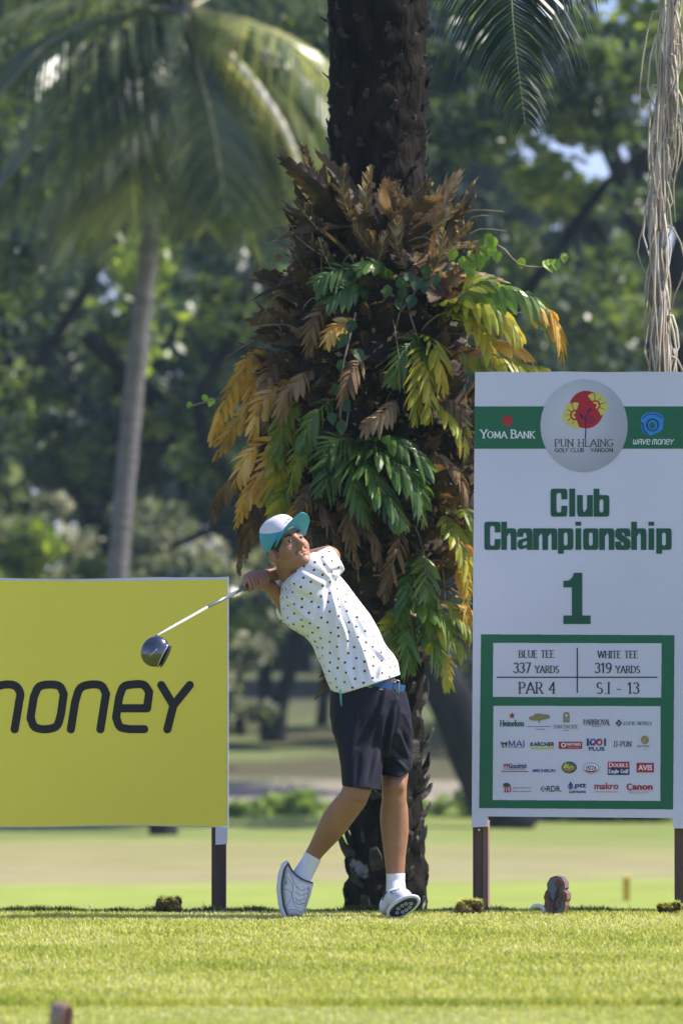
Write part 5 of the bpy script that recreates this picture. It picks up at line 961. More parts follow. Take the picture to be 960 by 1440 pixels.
def body_mesh():
    s = SDF((g_(330,0)[0], YG-.36, -.01), (g_(600,0)[0], YG+.40, 1.55), .0036)
    # torso core
    s.loft([(g_(516,968), np.array([m_(42),0,m_(8)]), .125), (g_(500,930), np.array([m_(34),0,m_(15)]), .11), (g_(468,875), np.array([m_(32),0,m_(15)]), .12), (g_(438,830), np.array([m_(22),0,m_(10)]), .10)], .02)
    # legs
    s.chain([(g_(545,1000,.06), m_(27)), (g_(554,1050,.05), m_(24)), (g_(555,1092,.02), m_(18.6)), (g_(554,1106,.01), m_(17.6)), (g_(554,1126,.02), m_(17.4)), (g_(554,1138,.035), m_(19.4)), (g_(554,1152,.045), m_(20.2)), (g_(555,1168,.05), m_(19.6)), (g_(555,1185,.05), m_(17.6)), (g_(555,1205,.05), m_(15)), (g_(556,1235,.05), m_(12.4)), (g_(557,1258,.04), m_(12))], .02)
    s.ell(g_(556,1103,-.028), (m_(12),.022,m_(13)), None, .015); s.ell(g_(551,1152,.085), (m_(15),.03,m_(24)), None, .02)
    s.chain([(g_(505,1010,-.06), m_(30)), (g_(507,1062,-.10), m_(20)), (g_(503,1105,-.14), m_(20.5)), (g_(497,1122,-.13), m_(19.5)), (g_(478,1146,-.07), m_(20.5)), (g_(462,1170,-.02), m_(17.8)), (g_(445,1195,.04), m_(12.5)), (g_(434,1212,.07), m_(11))], .012)
    s.ell(g_(507,1112,-.185), (m_(13),.018,m_(15)), None, .015); s.ell(g_(470,1153,-.03), (m_(14),.045,m_(18)), None, .03)
    # right arm (near the camera): out of the sleeve, folds back behind the neck
    s.chain([(g_(447,800,-.06), m_(17)), (g_(464,783,.03), m_(14.5)), (g_(461,780,.07), m_(13)), (g_(430,787,.10), m_(12.5)), (g_(402,800,.08), m_(10.5)), (g_(386,808,.05), m_(9.2))], .01)
    # left arm: elbow hangs down behind the back
    s.chain([(g_(428,828,.16), m_(17)), (g_(424,852,.17), m_(15)), (g_(412,868,.15), m_(12.5)), (g_(403,856,.11), m_(12)), (g_(391,838,.06), m_(10)), (g_(382,825,.03), m_(8.6))], .01)
    return s.mesh()
# grip axis
ga, gb = g_(346,826.5,-.30), g_(391,798,.03)
CL = g_(219,895,-.72)
gd = (gb-ga)/np.linalg.norm(gb-ga)
ga = g_(344,827,-.10); gb = g_(386,802,.07); gd = (gb-ga)/np.linalg.norm(gb-ga)
def hand_mesh():
    s = SDF(g_(326,850,-.16), g_(410,775,.16), .0019)
    side = np.cross(gd, [0, -1, 0.0]); side /= np.linalg.norm(side)     # up-ish, perpendicular to the shaft
    if side[2] < 0: side = -side
    fr_ = np.cross(side, gd); fr_ /= np.linalg.norm(fr_)
    if fr_[1] > 0: fr_ = -fr_                                             # towards the camera
    def a(t, u, v): return ga + gd*t + side*u + fr_*v       # t along the shaft in metres
    # right hand (nearer the club): palm above the grip, fingers over the front and under
    s.chain([(g_(386,808,.05), m_(9)), (a(.085,.024,.0), .021), (a(.05,.028,-.002), .019)], .012)
    s.ell(a(.070,.024,.000), (.038,.022,.018), [list(gd), list(side), list(fr_)], .01)
    for i, t in enumerate((.016,.0375,.059,.080)):
        L = (.95, 1.0, .97, .85)[i]; k = a(t+.010,.034,.012); m1 = a(t-.004*L,.018,.028*L); m2 = a(t-.010,-.006,.026*L); m3 = a(t-.012,-.020,.010)
        s.chain([(k, .0094), (m1, .0086), (m2, .0078), (m3, .0068)], .0012)
    s.chain([(a(.06,.016,-.018), .0125), (a(.03,.012,-.022), .0105), (a(-.004,.010,-.012), .0085)], .005)
    s.chain([(a(.030,.034,.010), .0098), (a(.006,.026,.020), .0088), (a(-.020,.010,.019), .0076)], .003)   # index reaching down the grip
    # left hand behind it, nearer the butt, palm below
    s.chain([(g_(382,825,.03), m_(8.4)), (a(.100,-.026,.0), .020), (a(.085,-.022,.004), .019)], .012)
    for i, t in enumerate((.066,.084,.101,.117)):
        k = a(t,-.030,.014); m1 = a(t+.002,-.016,.030); m2 = a(t+.004,.006,.030); m3 = a(t+.004,.018,.018); s.chain([(k, .0092), (m1, .0085), (m2, .0078), (m3, .0068)], .0012)
    s.chain([(a(.085,-.022,.012), .0115), (a(.055,-.020,.018), .0098), (a(.030,-.016,.018), .0082)], .004)
    return s.mesh()
parts = [head_mesh(), body_mesh(), hand_mesh()]
Vb = []; Fb = []; n0 = 0
for V, F in parts:
    V = smooth_pts(V, F, (1, 7, 1)[len(Vb)], .45); Vb.append(V); Fb.append(F+n0); n0 += len(V)
put('body', np.concatenate(Vb), np.concatenate(Fb), [skin_m])
# lips, eyes, brows
lip_m = mat('lip', (.30,.10,.085), rough=.45); eye_m = mat('eyeball', (.34,.32,.31), rough=.15); iris_m = mat('iris', (.02,.012,.01), rough=.1)
for q in (-1, 1):
    b = bmesh.new(); bmesh.ops.create_uvsphere(b, u_segments=20, v_segments=14, radius=.0118*HS); me = bpy.data.meshes.new('eye'); b.to_mesh(me); b.free()
    gz_ = (Fv + U*.25 + Rv*.1).normalized()
    me.materials.append(eye_m); me.materials.append(iris_m); c0 = Vector(h(q*.030,.0718,.0066))
    for v in me.vertices: v.co = v.co + c0
    for p in me.polygons: p.material_index = 1 if (p.center-c0).normalized().dot(gz_) > .74 else 0; p.use_smooth = True
    o = bpy.data.objects.new('eye', me); COL.objects.link(o); o.parent = GOLFER; o.matrix_parent_inverse = Matrix.Translation(-GOLFER.location)
    b = MB(); b.tube(catmull([h(q*.012,.0915,.027), h(q*.026,.0905,.035), h(q*.040,.079,.035), h(q*.048,.070,.029)], 8), [.0030,.0042,.0046,.0046,.0042,.0036,.0026,.0014], 6); b.build('eyebrow', hair_m, GOLFER, True)
b = MB(); b.tube([h(-.019,.0865,-.0560), h(-.008,.0915,-.0535), h(0,.0905,-.0545), h(.008,.0915,-.0535), h(.019,.0865,-.0560)], [.0015,.0035,.0034,.0035,.0015], 6); b.tube([h(-.015,.0875,-.0645), h(0,.0915,-.0655), h(.015,.0875,-.0645)], [.0015,.0042,.0015], 6); b.build('lips', lip_m, GOLFER, True)
# hair
s = SDF(np.array(HC)-.16, np.array(HC)+.16, .0024); s.ell(h(0,-.014,.026), np.array((.0785,.0985,.089))*HS, HA); s.plane(h(0,.054,0), Fv*1.0+U*-.30); s.plane(h(0,-.03,-.050), -U+Fv*.25)
s.plane(h(0,0,.07), U); 
for q in (-1,1): s.ell(h(q*.082,-.008,-.014), np.array((.024,.026,.038))*HS, HA, .003, 'sub')
V, F = s.mesh(); put('hair', smooth_pts(V, F, 1), F, [hair_m])
# cap
s = SDF(np.array(HC)-.22, np.array(HC)+.24, .0026); CA = Vector((0,0,0))
s.ell(h(0,-.010,.050), np.array((.084,.106,.112))*HS, HA); s.plane(h(0,.088,.058), -U*1.0+Fv*.42); s.plane(h(0,0,.150), U+Fv*.0, k=.03)
s.ell(h(0,-.012,.030), np.array((.079,.100,.098))*HS, HA, 0, 'sub')
V, F = s.mesh(); V = smooth_pts(V, F, 2); me = me_fast('cap_crown', V, F); o = link('cap', me, [teal_m, capw_m], GOLFER, True)
c = V[F].mean(1) - np.array(HC); fq = c@np.array(Fv); uq = c@np.array(U); rq = np.abs(c@np.array(Rv)); base = uq + .0 - (.058 + .42*(fq-.088))
me.polygons.foreach_set('material_index', ((uq+.41*fq > .088)).astype(int).tolist()); CAP = o
s = SDF(np.array(HC)-.1, np.array(HC)+.30, .0024)    # brim: curved plate
bc = h(0,.086,.061); bd = (Fv*.90+U*.43).normalized(); bn = (U*.90-Fv*.43).normalized()
def brim(x, y, z):
    q = [x-bc[0], y-bc[1], z-bc[2]]; r = sum(q[i]*Rv[i] for i in range(3)); f = sum(q[i]*bd[i] for i in range(3)); u = sum(q[i]*bn[i] for i in range(3)) + r*r*3.0
    rim = (np.abs(r/.080)**2.4+(np.maximum(f,0)/.082)**2.4)**(1/2.4)-1; d2 = np.maximum(np.maximum(rim*.07, -f-.060), (np.abs(r)-.080)); return np.maximum(d2, np.abs(u)-.0022)
s.put(brim, bc-.14, bc+.14); V, F = s.mesh(); V = smooth_pts(V, F, 1); o = put('brim', V, F, [teal_m], CAP); o.parent = CAP; o.matrix_parent_inverse = Matrix.Identity(4)
mb = MB(); q0 = [h(.002+.0,.093,.098), h(-.006,.0925,.094), h(-.016,.0895,.101)]; mb.tube([Vector(a)+Vector(Fv)*.004 for a in q0], [.0022,.0026,.001], 5); o = mb.build('tick_mark', blue_i, CAP); o.parent = CAP; o.matrix_parent_inverse = Matrix.Identity(4)
# shirt
LR = [((469.5,980),(563,949)),((459,957),(557,931)),((450.5,933),(547,912)),((443,911),(535,889)),((428,895),(520,864)),((406,882),(503,842)),((395,862),(489,823)),((393,842),(472,806)),((395,824),(457,792)),((402,808),(437,784))]
HD = [.172,.166,.155,.152,.165,.18,.187,.18,.15,.09]; CDY = [0,0,0,0,.01,.02,.03,.04,.05,.03]
def lrst(L, R, hd, dy, k=1.0): return (g_((L[0]+R[0])/2, (L[1]+R[1])/2, dy), (np.array(g_(*R))-np.array(g_(*L)))/2*k, hd)
s = SDF((g_(375,0)[0], YG-.30, g_(0,1000)[2]), (g_(590,0)[0], YG+.32, g_(0,760)[2]), .0034)
s.loft([lrst(L, R, hd, dy) for (L, R), hd, dy in zip(LR, HD, CDY)], .01, p=2.25)
s.cone(g_(446,803,-.10), g_(466,790,-.06), m_(24), m_(21.5), .022)
s.cone(g_(430,822,-.12), g_(446,803,-.10), m_(22), m_(24), .03); s.cone(g_(420,828,.18), g_(408,858,.19), m_(22), m_(20), .03)
# sleeve opening
nn = np.array([.86,0,.50])
def cutp(pt, n, ctr, R, s=s):
    n = np.array(n)/np.linalg.norm(n); pt = np.array(pt); ctr = np.array(ctr)
    f = lambda x, y, z: np.maximum(-((x-pt[0])*n[0]+(y-pt[1])*n[1]+(z-pt[2])*n[2]), np.sqrt((x-ctr[0])**2+(y-ctr[1])**2+(z-ctr[2])**2)-R)
    s.put(f, ctr-R, ctr+R, 0, 'sub')
cutp(g_(475,786,-.06), nn, g_(490,775,-.05), .075)
s.cone(g_(464,790,-.06), g_(490,778,-.04), m_(17.5), m_(19), 0, 'sub')
s.ell(g_(418,794,.01), (.060,.062,.050), None, .006, 'sub')
s.plane(g_(516,964.5), np.array([.30,0,-.954])); V, F = s.mesh(); V = smooth_pts(V, F, 3)
N = normals(V, F); px, py = proj(V)
def crease(V, N, px, py, L):
    D = np.zeros(len(V))
    for x0, y0, x1, y1, amp, sg in L:
        d = np.array([x1-x0, y1-y0]); t = np.clip(((px-x0)*d[0]+(py-y0)*d[1])/(d@d), 0, 1); r = np.hypot(px-x0-t*d[0], py-y0-t*d[1])
        fade = np.sin(np.pi*np.clip(t*.9+.05, 0, 1))**.6; D += amp*fade*np.exp(-(r/sg)**2)
    return V + N*D[:, None]
rc = random.Random(3); CR = [(476,812,520,900,.012,4),(470,815,500,920,-.012,4),(484,830,538,930,-.010,4),(466,818,478,930,.010,4),(460,815,462,900,-.008,4),(500,860,548,940,.011,4.5),(505,900,522,955,.010,4),(490,880,500,960,-.010,4),(452,905,470,970,.009,4),(460,900,484,965,-.008,3.5),(515,870,550,915,-.008,4),(400,850,440,890,-.008,4),(404,840,450,885,.008,4),(398,868,430,892,.008,3.5),(410,830,450,850,-.006,4),(435,880,450,930,.008,3.5),(430,800,462,815,-.010,3.5),(425,806,455,822,.008,4),(462,806,478,800,-.009,3),(444,776,468,812,-.010,2.6),(450,840,440,880,-.006,4),(528,920,556,945,-.010,3.5),(536,905,560,938,.009,4),(485,935,497,966,.008,3),(512,930,512,958,-.009,3),(470,930,480,972,.007,3),
      (420,815,400,832,-.008,3),(416,850,398,856,-.007,2.6),(430,868,408,874,.007,3),(468,845,492,905,.010,4.5),(474,842,486,880,-.009,3),(540,925,532,950,.010,3),(520,905,545,935,.007,3)]
V = crease(V, N, px, py, CR)
me = me_fast('shirt', V, F); SH = link('shirt', me, [shirt_m], GOLFER, True)
# printed flowers on the cloth follow the body: coordinate round the torso and along it
A0 = np.array(g_(516,964)); A1 = np.array(g_(420,796)); ax_ = (A1-A0)/np.linalg.norm(A1-A0); wd = np.array([ax_[2],0,-ax_[0]])
rel = V-A0; v_ = rel@ax_; ang = np.arctan2(rel@wd - .015, -(rel[:, 1]-.02)); u_ = ang*.165
uv = me.attributes.new('weave', 'FLOAT_VECTOR', 'POINT'); uv.data.foreach_set('vector', np.stack([u_, v_, np.zeros(len(V))], 1).astype(np.float32).ravel())
def dots(m):
    N_ = m.node_tree.nodes; L = m.node_tree.links; b = N_['Principled BSDF']; at = N_.new('ShaderNodeAttribute'); at.attribute_name = 'weave'; sx = N_.new('ShaderNodeSeparateXYZ'); L.new(at.outputs['Vector'], sx.inputs[0])
    def mt(op, a, bb=0.0, cc=None):
        n = N_.new('ShaderNodeMath'); n.operation = op
        for i, v in enumerate((a, bb, cc)):
            if v is None: continue
            if isinstance(v, (int, float)): n.inputs[i].default_value = v
            else: L.new(v, n.inputs[i])
        return n.outputs[0]
    cw, ch = .0415, .0345
    r_ = mt('FLOOR', mt('DIVIDE', sx.outputs[1], ch)); vv = mt('MULTIPLY', mt('SUBTRACT', mt('FRACT', mt('DIVIDE', sx.outputs[1], ch)), .5), ch)
    sh = mt('MULTIPLY', mt('MODULO', mt('ADD', r_, 100.0), 2.0), .5); wn = N_.new('ShaderNodeTexWhiteNoise'); wn.noise_dimensions = '2D'
    ud = mt('ADD', mt('DIVIDE', sx.outputs[0], cw), sh); uu = mt('MULTIPLY', mt('SUBTRACT', mt('FRACT', ud), .5), cw)
    cb = N_.new('ShaderNodeCombineXYZ'); L.new(mt('FLOOR', ud), cb.inputs[0]); L.new(r_, cb.inputs[1]); L.new(cb.outputs[0], wn.inputs['Vector']); s2 = N_.new('ShaderNodeSeparateXYZ'); L.new(wn.outputs['Color'], s2.inputs[0])
    uu = mt('ADD', uu, mt('MULTIPLY', mt('SUBTRACT', s2.outputs[0], .5), .012)); vv = mt('ADD', vv, mt('MULTIPLY', mt('SUBTRACT', s2.outputs[1], .5), .012))
    d = mt('SQRT', mt('ADD', mt('MULTIPLY', uu, uu), mt('MULTIPLY', vv, vv)))
    i1 = mt('LESS_THAN', d, .0053); i2 = mt('LESS_THAN', d, .0037)
    old = b.inputs['Base Color'].links[0].from_socket; m1 = N_.new('ShaderNodeMix'); m1.data_type = 'RGBA'; L.new(i1, m1.inputs[0]); L.new(old, m1.inputs[6]); m1.inputs[7].default_value = (.55,.26,.06,1)
    m2 = N_.new('ShaderNodeMix'); m2.data_type = 'RGBA'; L.new(i2, m2.inputs[0]); L.new(m1.outputs[2], m2.inputs[6]); m2.inputs[7].default_value = (.035,.018,.018,1); L.new(m2.outputs[2], b.inputs['Base Color'])
dots(shirt_m)
# collar
collar_m = mat('collar_cloth', (.78,.78,.82), rough=.75); col = MB(); K = 30
def ring(c, u, v, ru, rv, h1, fl, n=K, a0=0, a1=360):
    V = []; F = []
    for i in range(n+1):
        t = math.radians(a0+(a1-a0)*i/n); o = Vector(u)*math.cos(t)+Vector(v)*math.sin(t); cc = Vector(c)+Vector(u)*ru*math.cos(t)+Vector(v)*rv*math.sin(t)
        V += [cc, cc+Vector(h1)-o*.004, cc+Vector(h1)+o*.001, cc+Vector(h1)*.1+o*fl, cc-Vector(h1)*.9+o*(fl+.008), cc-Vector(h1)*.9+o*(fl+.004)]
        if i < n: F += [(6*i+k, 6*i+k+1, 6*i+k+7, 6*i+k+6) for k in range(5)]
    return V, F
cu = (Vector(g_(437,784))-Vector(g_(402,806))).normalized(); cn = Vector(U)*.5+Vector(ax_)*.5; cn.normalize(); cv = cn.cross(cu).normalized(); cu = cv.cross(cn).normalized()
v_, f_ = ring(g_(418,795,.01), cu, cv, .066, .074, cn*.016, .012); col.add(v_, f_); col.build('collar', collar_m, SH, True).parent = SH
for o in [o for o in SH.children if o.name.startswith('collar')]: o.matrix_parent_inverse = Matrix.Identity(4)
mb = MB(); 
v_ = [Vector(g_(418,795,.01))+cu*(.0785)*math.cos(t)+cv*(.0865)*math.sin(t)+cn*.003 for t in np.linspace(-2.4, 1.2, 24)]; mb.tube(v_, .0016, 5); o = mb.build('collar_stripe', mat('purple_trim', (.10,.09,.30)), SH, True); o.parent = SH; o.matrix_parent_inverse = Matrix.Identity(4)
# shorts
s = SDF((g_(440,0)[0], YG-.32, g_(0,1125)[2]), (g_(600,0)[0], YG+.30, g_(0,930)[2]), .0034)
s.loft([(g_(517,950), np.array([m_(50),0,m_(-6)]), .148), (g_(518,978), np.array([m_(54),0,m_(-2)]), .158), (g_(520,1004), np.array([m_(57),0,m_(1)]), .165), (g_(523,1032), np.array([m_(54),0,0]), .155), (g_(524,1062), np.array([m_(44),0,0]), .115)], .01, p=2.2)
s.loft([(g_(506,975,-.02), np.array([m_(34),0,m_(-2)]), .11), (g_(506,1015,-.04), np.array([m_(38),0,m_(-2)]), .125), (g_(507,1050,-.06), np.array([m_(33),0,m_(-2)]), .12), (g_(508,1080,-.09), np.array([m_(29),0,m_(-2)]), .112), (g_(508,1108,-.12), np.array([m_(27),0,m_(-3)]), .108)], .022, p=2.2)
s.loft([(g_(545,985,.04), np.array([m_(24),0,0]), .09), (g_(549,1012,.05), np.array([m_(26),0,0]), .11), (g_(555,1045,.05), np.array([m_(25),0,m_(0)]), .11), (g_(558,1075,.03), np.array([m_(21.5),0,m_(-2)]), .10), (g_(557,1092,.02), np.array([m_(21),0,m_(-3)]), .098)], .03, p=2.2)
def legcut(pt, n, ctr, R):
    n = np.array(n)/np.linalg.norm(n); pt = np.array(pt); ctr = np.array(ctr)
    f = lambda x, y, z: np.maximum(-((x-pt[0])*n[0]+(y-pt[1])*n[1]+(z-pt[2])*n[2]), np.sqrt((x-ctr[0])**2+(y-ctr[1])**2+(z-ctr[2])**2)-R); s.put(f, ctr-R, ctr+R, 0, 'sub')
legcut(g_(508,1107.5), (-.09,0,-1), g_(500,1150,-.10), .145); legcut(g_(557,1086), (.22,0,-1), g_(562,1122,.02), .125)
s.chain([(g_(508,1080,-.12), m_(23)), (g_(508,1115,-.14), m_(24.5))], 0, 'sub'); s.chain([(g_(557,1068,.02), m_(17.5)), (g_(557,1095,.02), m_(19))], 0, 'sub')
s.plane(g_(518,962), np.array([.2,0,.98]))
V, F = s.mesh(); V = smooth_pts(V, F, 3); N = normals(V, F); px, py = proj(V)
V = crease(V, N, px, py, [(556,985,542,1080,.013,3.5),(550,990,536,1070,-.013,4),(560,1000,547,1060,-.009,3),(545,970,520,1040,.011,5),(535,985,505,1050,-.009,5),(540,1000,528,1095,.009,4.5),(530,1020,518,1100,-.007,4),(500,1010,488,1095,.007,5),(490,990,480,1050,-.008,5),(565,1025,578,1060,-.009,3),(560,1030,576,1075,.009,3),(550,1050,575,1070,-.009,3),(552,1062,572,1085,.009,3),(566,1000,578,1030,.007,3),(475,1000,470,1030,.007,4),(500,975,498,1018,-.006,2.5),(530,1060,520,1105,.008,4),(505,1060,500,1105,-.006,4),(540,960,530,990,-.006,3),(556,972,560,1000,.008,3)])
SHO = put('shorts', V, F, [short_m])
# belt, buckle, skin shows above it
belt_m = mat('belt_webbing', (.010,.055,.17), (.015,.085,.24), scale=12, rough=.6, bump=.0008, bscale=200); belty_m = mat('belt_edge', (.45,.45,.10), rough=.6)
def band(off, hh, name, m, par, dz=0):
    bn = Vector((.2,0,.98)).normalized(); bu = Vector((.98,0,-.2)); c0 = Vector(g_(517,959.5)); V = []; F = []; n = 64
    for i in range(n):
        t = 2*math.pi*i/n; cx, sy = math.cos(t), math.sin(t); k = (abs(cx)**2.2+abs(sy)**2.2)**(-1/2.2)
        p = c0 + bu*(m_(51.5)+off)*cx*k + Vector((0,1,0))*(.150+off)*sy*k + bn*dz
        V += [p-bn*hh, p+bn*hh]; F.append((2*i, 2*((i+1) % n), 2*((i+1) % n)+1, 2*i+1))
    o = link(name, me_from(name, V, F), m, GOLFER, True); return o
BELT = band(.003, .0185, 'belt', belt_m, GOLFER); e1 = band(.0042, .0017, 'belt_edge', belty_m, None, -.0165); e1.parent = BELT; e1.matrix_parent_inverse = Matrix.Identity(4)
metal_m = mat('brushed_steel', (.55,.55,.57), (.45,.45,.48), scale=20, rough=.25, metal=1.0)
b = MB(); q = [Vector(g_(x, y, -.118)) for x, y in ((551,955),(561,957),(561,974),(551,972),(551,955))]; b.tube(q, .0026, 6); o = b.build('buckle', metal_m, BELT, True); o.parent = BELT; o.matrix_parent_inverse = Matrix.Identity(4)
b = MB(); b.tube([g_(478,970,-.158), g_(479,980,-.166), g_(480,993,-.170)], [.0035,.004,.0025], 6); b.build('divot_tool', mat('green_plastic', (.02,.42,.22), rough=.3), GOLFER, True)
# socks and shoes
s = SDF(g_(400,1260,-.2), g_(600,1190,.2), .0026); s.chain([(g_(442,1200,.045), m_(13)), (g_(436,1212,.055), m_(12.6)), (g_(428,1226,.06), m_(13.6)), (g_(420,1240,.06), m_(15))], .006); s.plane(g_(440,1204), (.5,0,.86)); V, F = s.mesh(); put('sock', V, F, [sock_m])
s = SDF(g_(530,1280,-.2), g_(600,1215,.2), .0026); s.chain([(g_(556,1226,.05), m_(13.4)), (g_(556,1240,.05), m_(13)), (g_(557,1258,.03), m_(14.5))], .006); s.plane(g_(556,1228.5), (0,0,1)); V, F = s.mesh(); put('sock', V, F, [sock_m])
def polysdf(s, pts, dmid, hd, r, k=0.0, op='add'):
    """rounded solid with a given outline in the picture plane and depth half-thickness"""
    q = [g_(x, y, dmid) for x, y in pts]; X = np.array([a[0] for a in q]); Z = np.array([a[2] for a in q]); n = len(q)
    def f(x, y, z):
        shp = np.broadcast(x, z).shape; d = np.full(shp, 1e9); ins = np.zeros(shp, bool)
        for i in range(n):
            j = (i+1) % n; ex, ez = X[j]-X[i], Z[j]-Z[i]; t = np.clip(((x-X[i])*ex+(z-Z[i])*ez)/(ex*ex+ez*ez), 0, 1); d = np.minimum(d, np.hypot(x-X[i]-t*ex, z-Z[i]-t*ez))
            c = ((Z[i] > z) != (Z[j] > z)) & (x < ex*(z-Z[i])/(ez if abs(ez) > 1e-9 else 1e-9)+X[i]); ins = ins ^ c
        d = np.where(ins, -d, d); a = d+r; b_ = np.abs(y-(YG+dmid))-hd+r
        return np.minimum(np.maximum(a, b_), 0)+np.hypot(np.maximum(a, 0), np.maximum(b_, 0))-r
    lo = np.array([X.min(), YG+dmid-hd, Z.min()]); hi = np.array([X.max(), YG+dmid+hd, Z.max()]); s.put(f, lo, hi, k, op)
s = SDF(g_(378,1298,-.14), g_(455,1195,.16), .0022)
polysdf(s, [(404,1213),(399,1222),(395,1247),(397,1275),(402,1288.5),(424,1288.8),(431,1276),(436,1260),(441,1243),(430,1238),(414,1228)], .03, .047, .026); s.cone(g_(441,1201,.05), g_(421,1236,.05), m_(14.5), m_(14.2), 0, 'sub'); V, F = s.mesh(); V = smooth_pts(V, F, 2); N = normals(V, F); px, py = proj(V)
V = crease(V, N, px, py, [(414,1240,420,1262,-.003,1.6),(425,1246,428,1268,-.003,1.6),(412,1268,430,1272,-.003,2)]); SHOE1 = put('shoe', V, F, [shoe_m])
def sub(o, par): o.parent = par; o.matrix_parent_inverse = Matrix.Identity(4); return o
s = SDF(g_(378,1298,-.14), g_(455,1195,.16), .0022); polysdf(s, [(404,1210),(396,1214),(391,1228),(388.6,1248),(391,1270),(396,1287),(402,1290.5),(404,1287),(399,1274),(396,1247),(399.5,1224),(406,1214)], .03, .051, .008); V, F = s.mesh(); sub(put('sole', smooth_pts(V, F, 1), F, [shoe_m]), SHOE1)
mb = MB(); mb.tube(catmull([g_(406,1213,-.018), g_(400,1223,-.020), g_(396.4,1247,-.021), g_(399,1273,-.020), g_(404,1287,-.016)], 16), .0034, 6); mb.tube(catmull([g_(404,1212,.0), g_(412,1226,-.012), g_(424,1236,-.018), g_(440,1242,-.012)], 14), .0036, 6); sub(mb.build('dark_trim', shoeb_m, SHOE1, True), SHOE1)
mb = MB()
for q in ([(416,1246),(424,1252),(433,1249)], [(415,1254),(423,1259),(432,1256)], [(414,1262),(421,1266),(430,1263)], [(415,1269),(421,1272),(428,1270)], [(413,1243),(411,1258),(414,1273),(420,1277)], [(434,1246),(433,1260),(428,1274)]): mb.tube(catmull([g_(x, y, -.0165) for x, y in q], 8), .0013, 5)
sub(mb.build('laces', mat('lace', (.30,.30,.34)), SHOE1, True), SHOE1)
mb = MB()
for q in ([(398,1232),(408,1238),(412,1252),(407,1268),(400,1278)], [(404,1222),(410,1232),(414,1243)], [(405,1280),(414,1279),(426,1283)], [(434,1248),(437,1256),(432,1270),(427,1281)], [(399,1250),(406,1252),(411,1258)]): mb.tube(catmull([g_(x, y, -.0172) for x, y in q], 10), .0011, 5)
sub(mb.build('stitching', mat('seam', (.34,.34,.38)), SHOE1, True), SHOE1)
b = MB(); b.tube([g_(401,1239,-.0185), g_(403,1239,-.0185), g_(403,1243,-.0185), g_(401,1243,-.0185), g_(401,1239,-.0185)], .0009, 5); sub(b.build('badge', shoeb_m, SHOE1, True), SHOE1)
# lead shoe: points at the camera and right, rolled on its outer edge so the spiked sole shows
s = SDF(g_(525,1296,-.30), g_(600,1235,.14), .0022)
s.chain([(g_(552,1264,.06), m_(13.5)), (g_(556,1263,.0), m_(14.5)), (g_(565,1264,-.06), m_(15)), (g_(569,1266,-.10), m_(12.5)), (g_(571,1268,-.11), m_(11))], .02); s.ell(g_(541,1275,.05), (m_(8),.05,m_(12)), None, .02); s.cone(g_(556,1240,.04), g_(556,1256,.035), m_(13), m_(13.6), .002, 'sub')
s.plane((0,YG,.004), (0,0,-1)); V, F = s.mesh(); V = smooth_pts(V, F, 2); SHOE2 = put('shoe', V, F, [shoe_m])
sc_ = g_(567,1275.5,-.14); sa = np.array([.80,-.30,.50]); sa /= np.linalg.norm(sa); sn = np.array([.02,-.86,-.51]); sn -= sa*(sn@sa); sn /= np.linalg.norm(sn); sb = np.cross(sa, sn)
s = SDF(sc_-.12, sc_+.12, .0018); s.ell(sc_-sn*.004, (m_(27), m_(14.5), .020), [list(sa), list(sb), list(sn)]); s.plane(sc_+sn*.003, sn); s.plane((0,YG,.002), (0,0,-1)); V, F = s.mesh(); sub(put('sole', V, F, [shoe_m]), SHOE2)
s = SDF(sc_-.12, sc_+.12, .0018); s.ell(sc_+sn*.003, (m_(23), m_(10.8), .0050), [list(sa), list(sb), list(sn)]); s.plane((0,YG,.003), (0,0,-1)); V, F = s.mesh(); sub(put('sole_tread', V, F, [shoeb_m]), SHOE2)
for t, u in ((.036,.0),(.022,.012),(.020,-.010),(.004,.014),(.002,-.012),(-.014,.013),(-.018,-.010),(-.034,.004)):
    mb = MB(); c0 = sc_+sa*t+sb*u+sn*.008; mb.tube([Vector(c0)+Vector(sa)*.0058*math.cos(q)+Vector(sb)*.0058*math.sin(q) for q in np.linspace(0, 6.28, 10)], .0013, 4, cap=False); sub(mb.build('cleat', sock_m, SHOE2, True), SHOE2)
mb = MB()
for q in ([(548,1254),(562,1250)], [(552,1259),(568,1254)], [(548,1254),(560,1262)], [(560,1249),(566,1258)]): mb.tube([g_(x, y, -.075+.01*i) for i, (x, y) in enumerate(q)], .002, 5)
mb.tube([g_(537,1266,.0), g_(541,1257,.0), g_(548,1252,.0)], .003, 5); sub(mb.build('laces', shoeb_m, SHOE2, True), SHOE2)
# ------------------------------------------------------------------ DRIVER
DR = empty('golf_driver', tuple(CL), 'golf driver with a dark shiny round head and white shaft, held behind the golfer shoulder', 'golf club')
chrome = mat('dark_chrome', (.17,.17,.18), (.13,.13,.14), scale=30, rough=.16, metal=.9); chromeb = mat('bright_chrome', (.6,.6,.6), rough=.12, metal=1.0); shaftw = mat('white_shaft', (.82,.80,.72), rough=.2, coat=.6); shaftg = mat('grey_shaft', (.34,.36,.38), rough=.2, metal=.6)
hb = g_(346,826,-.12); q1 = g_(291,854,-.37)
for a_, b_, r1_, r2_, nm, mm in ((CL, q1, .0046, .0060, 'shaft', shaftw), (q1, hb, .0062, .0075, 'shaft_upper', shaftg), (ga-gd*.008, gb+gd*.03, .0118, .0135, 'grip', blackp_m)):
    mb = MB(); mb.tube([a_, (a_+b_)/2, b_], [r1_, (r1_+r2_)/2, r2_], 14); mb.build(nm, mm, DR, True)
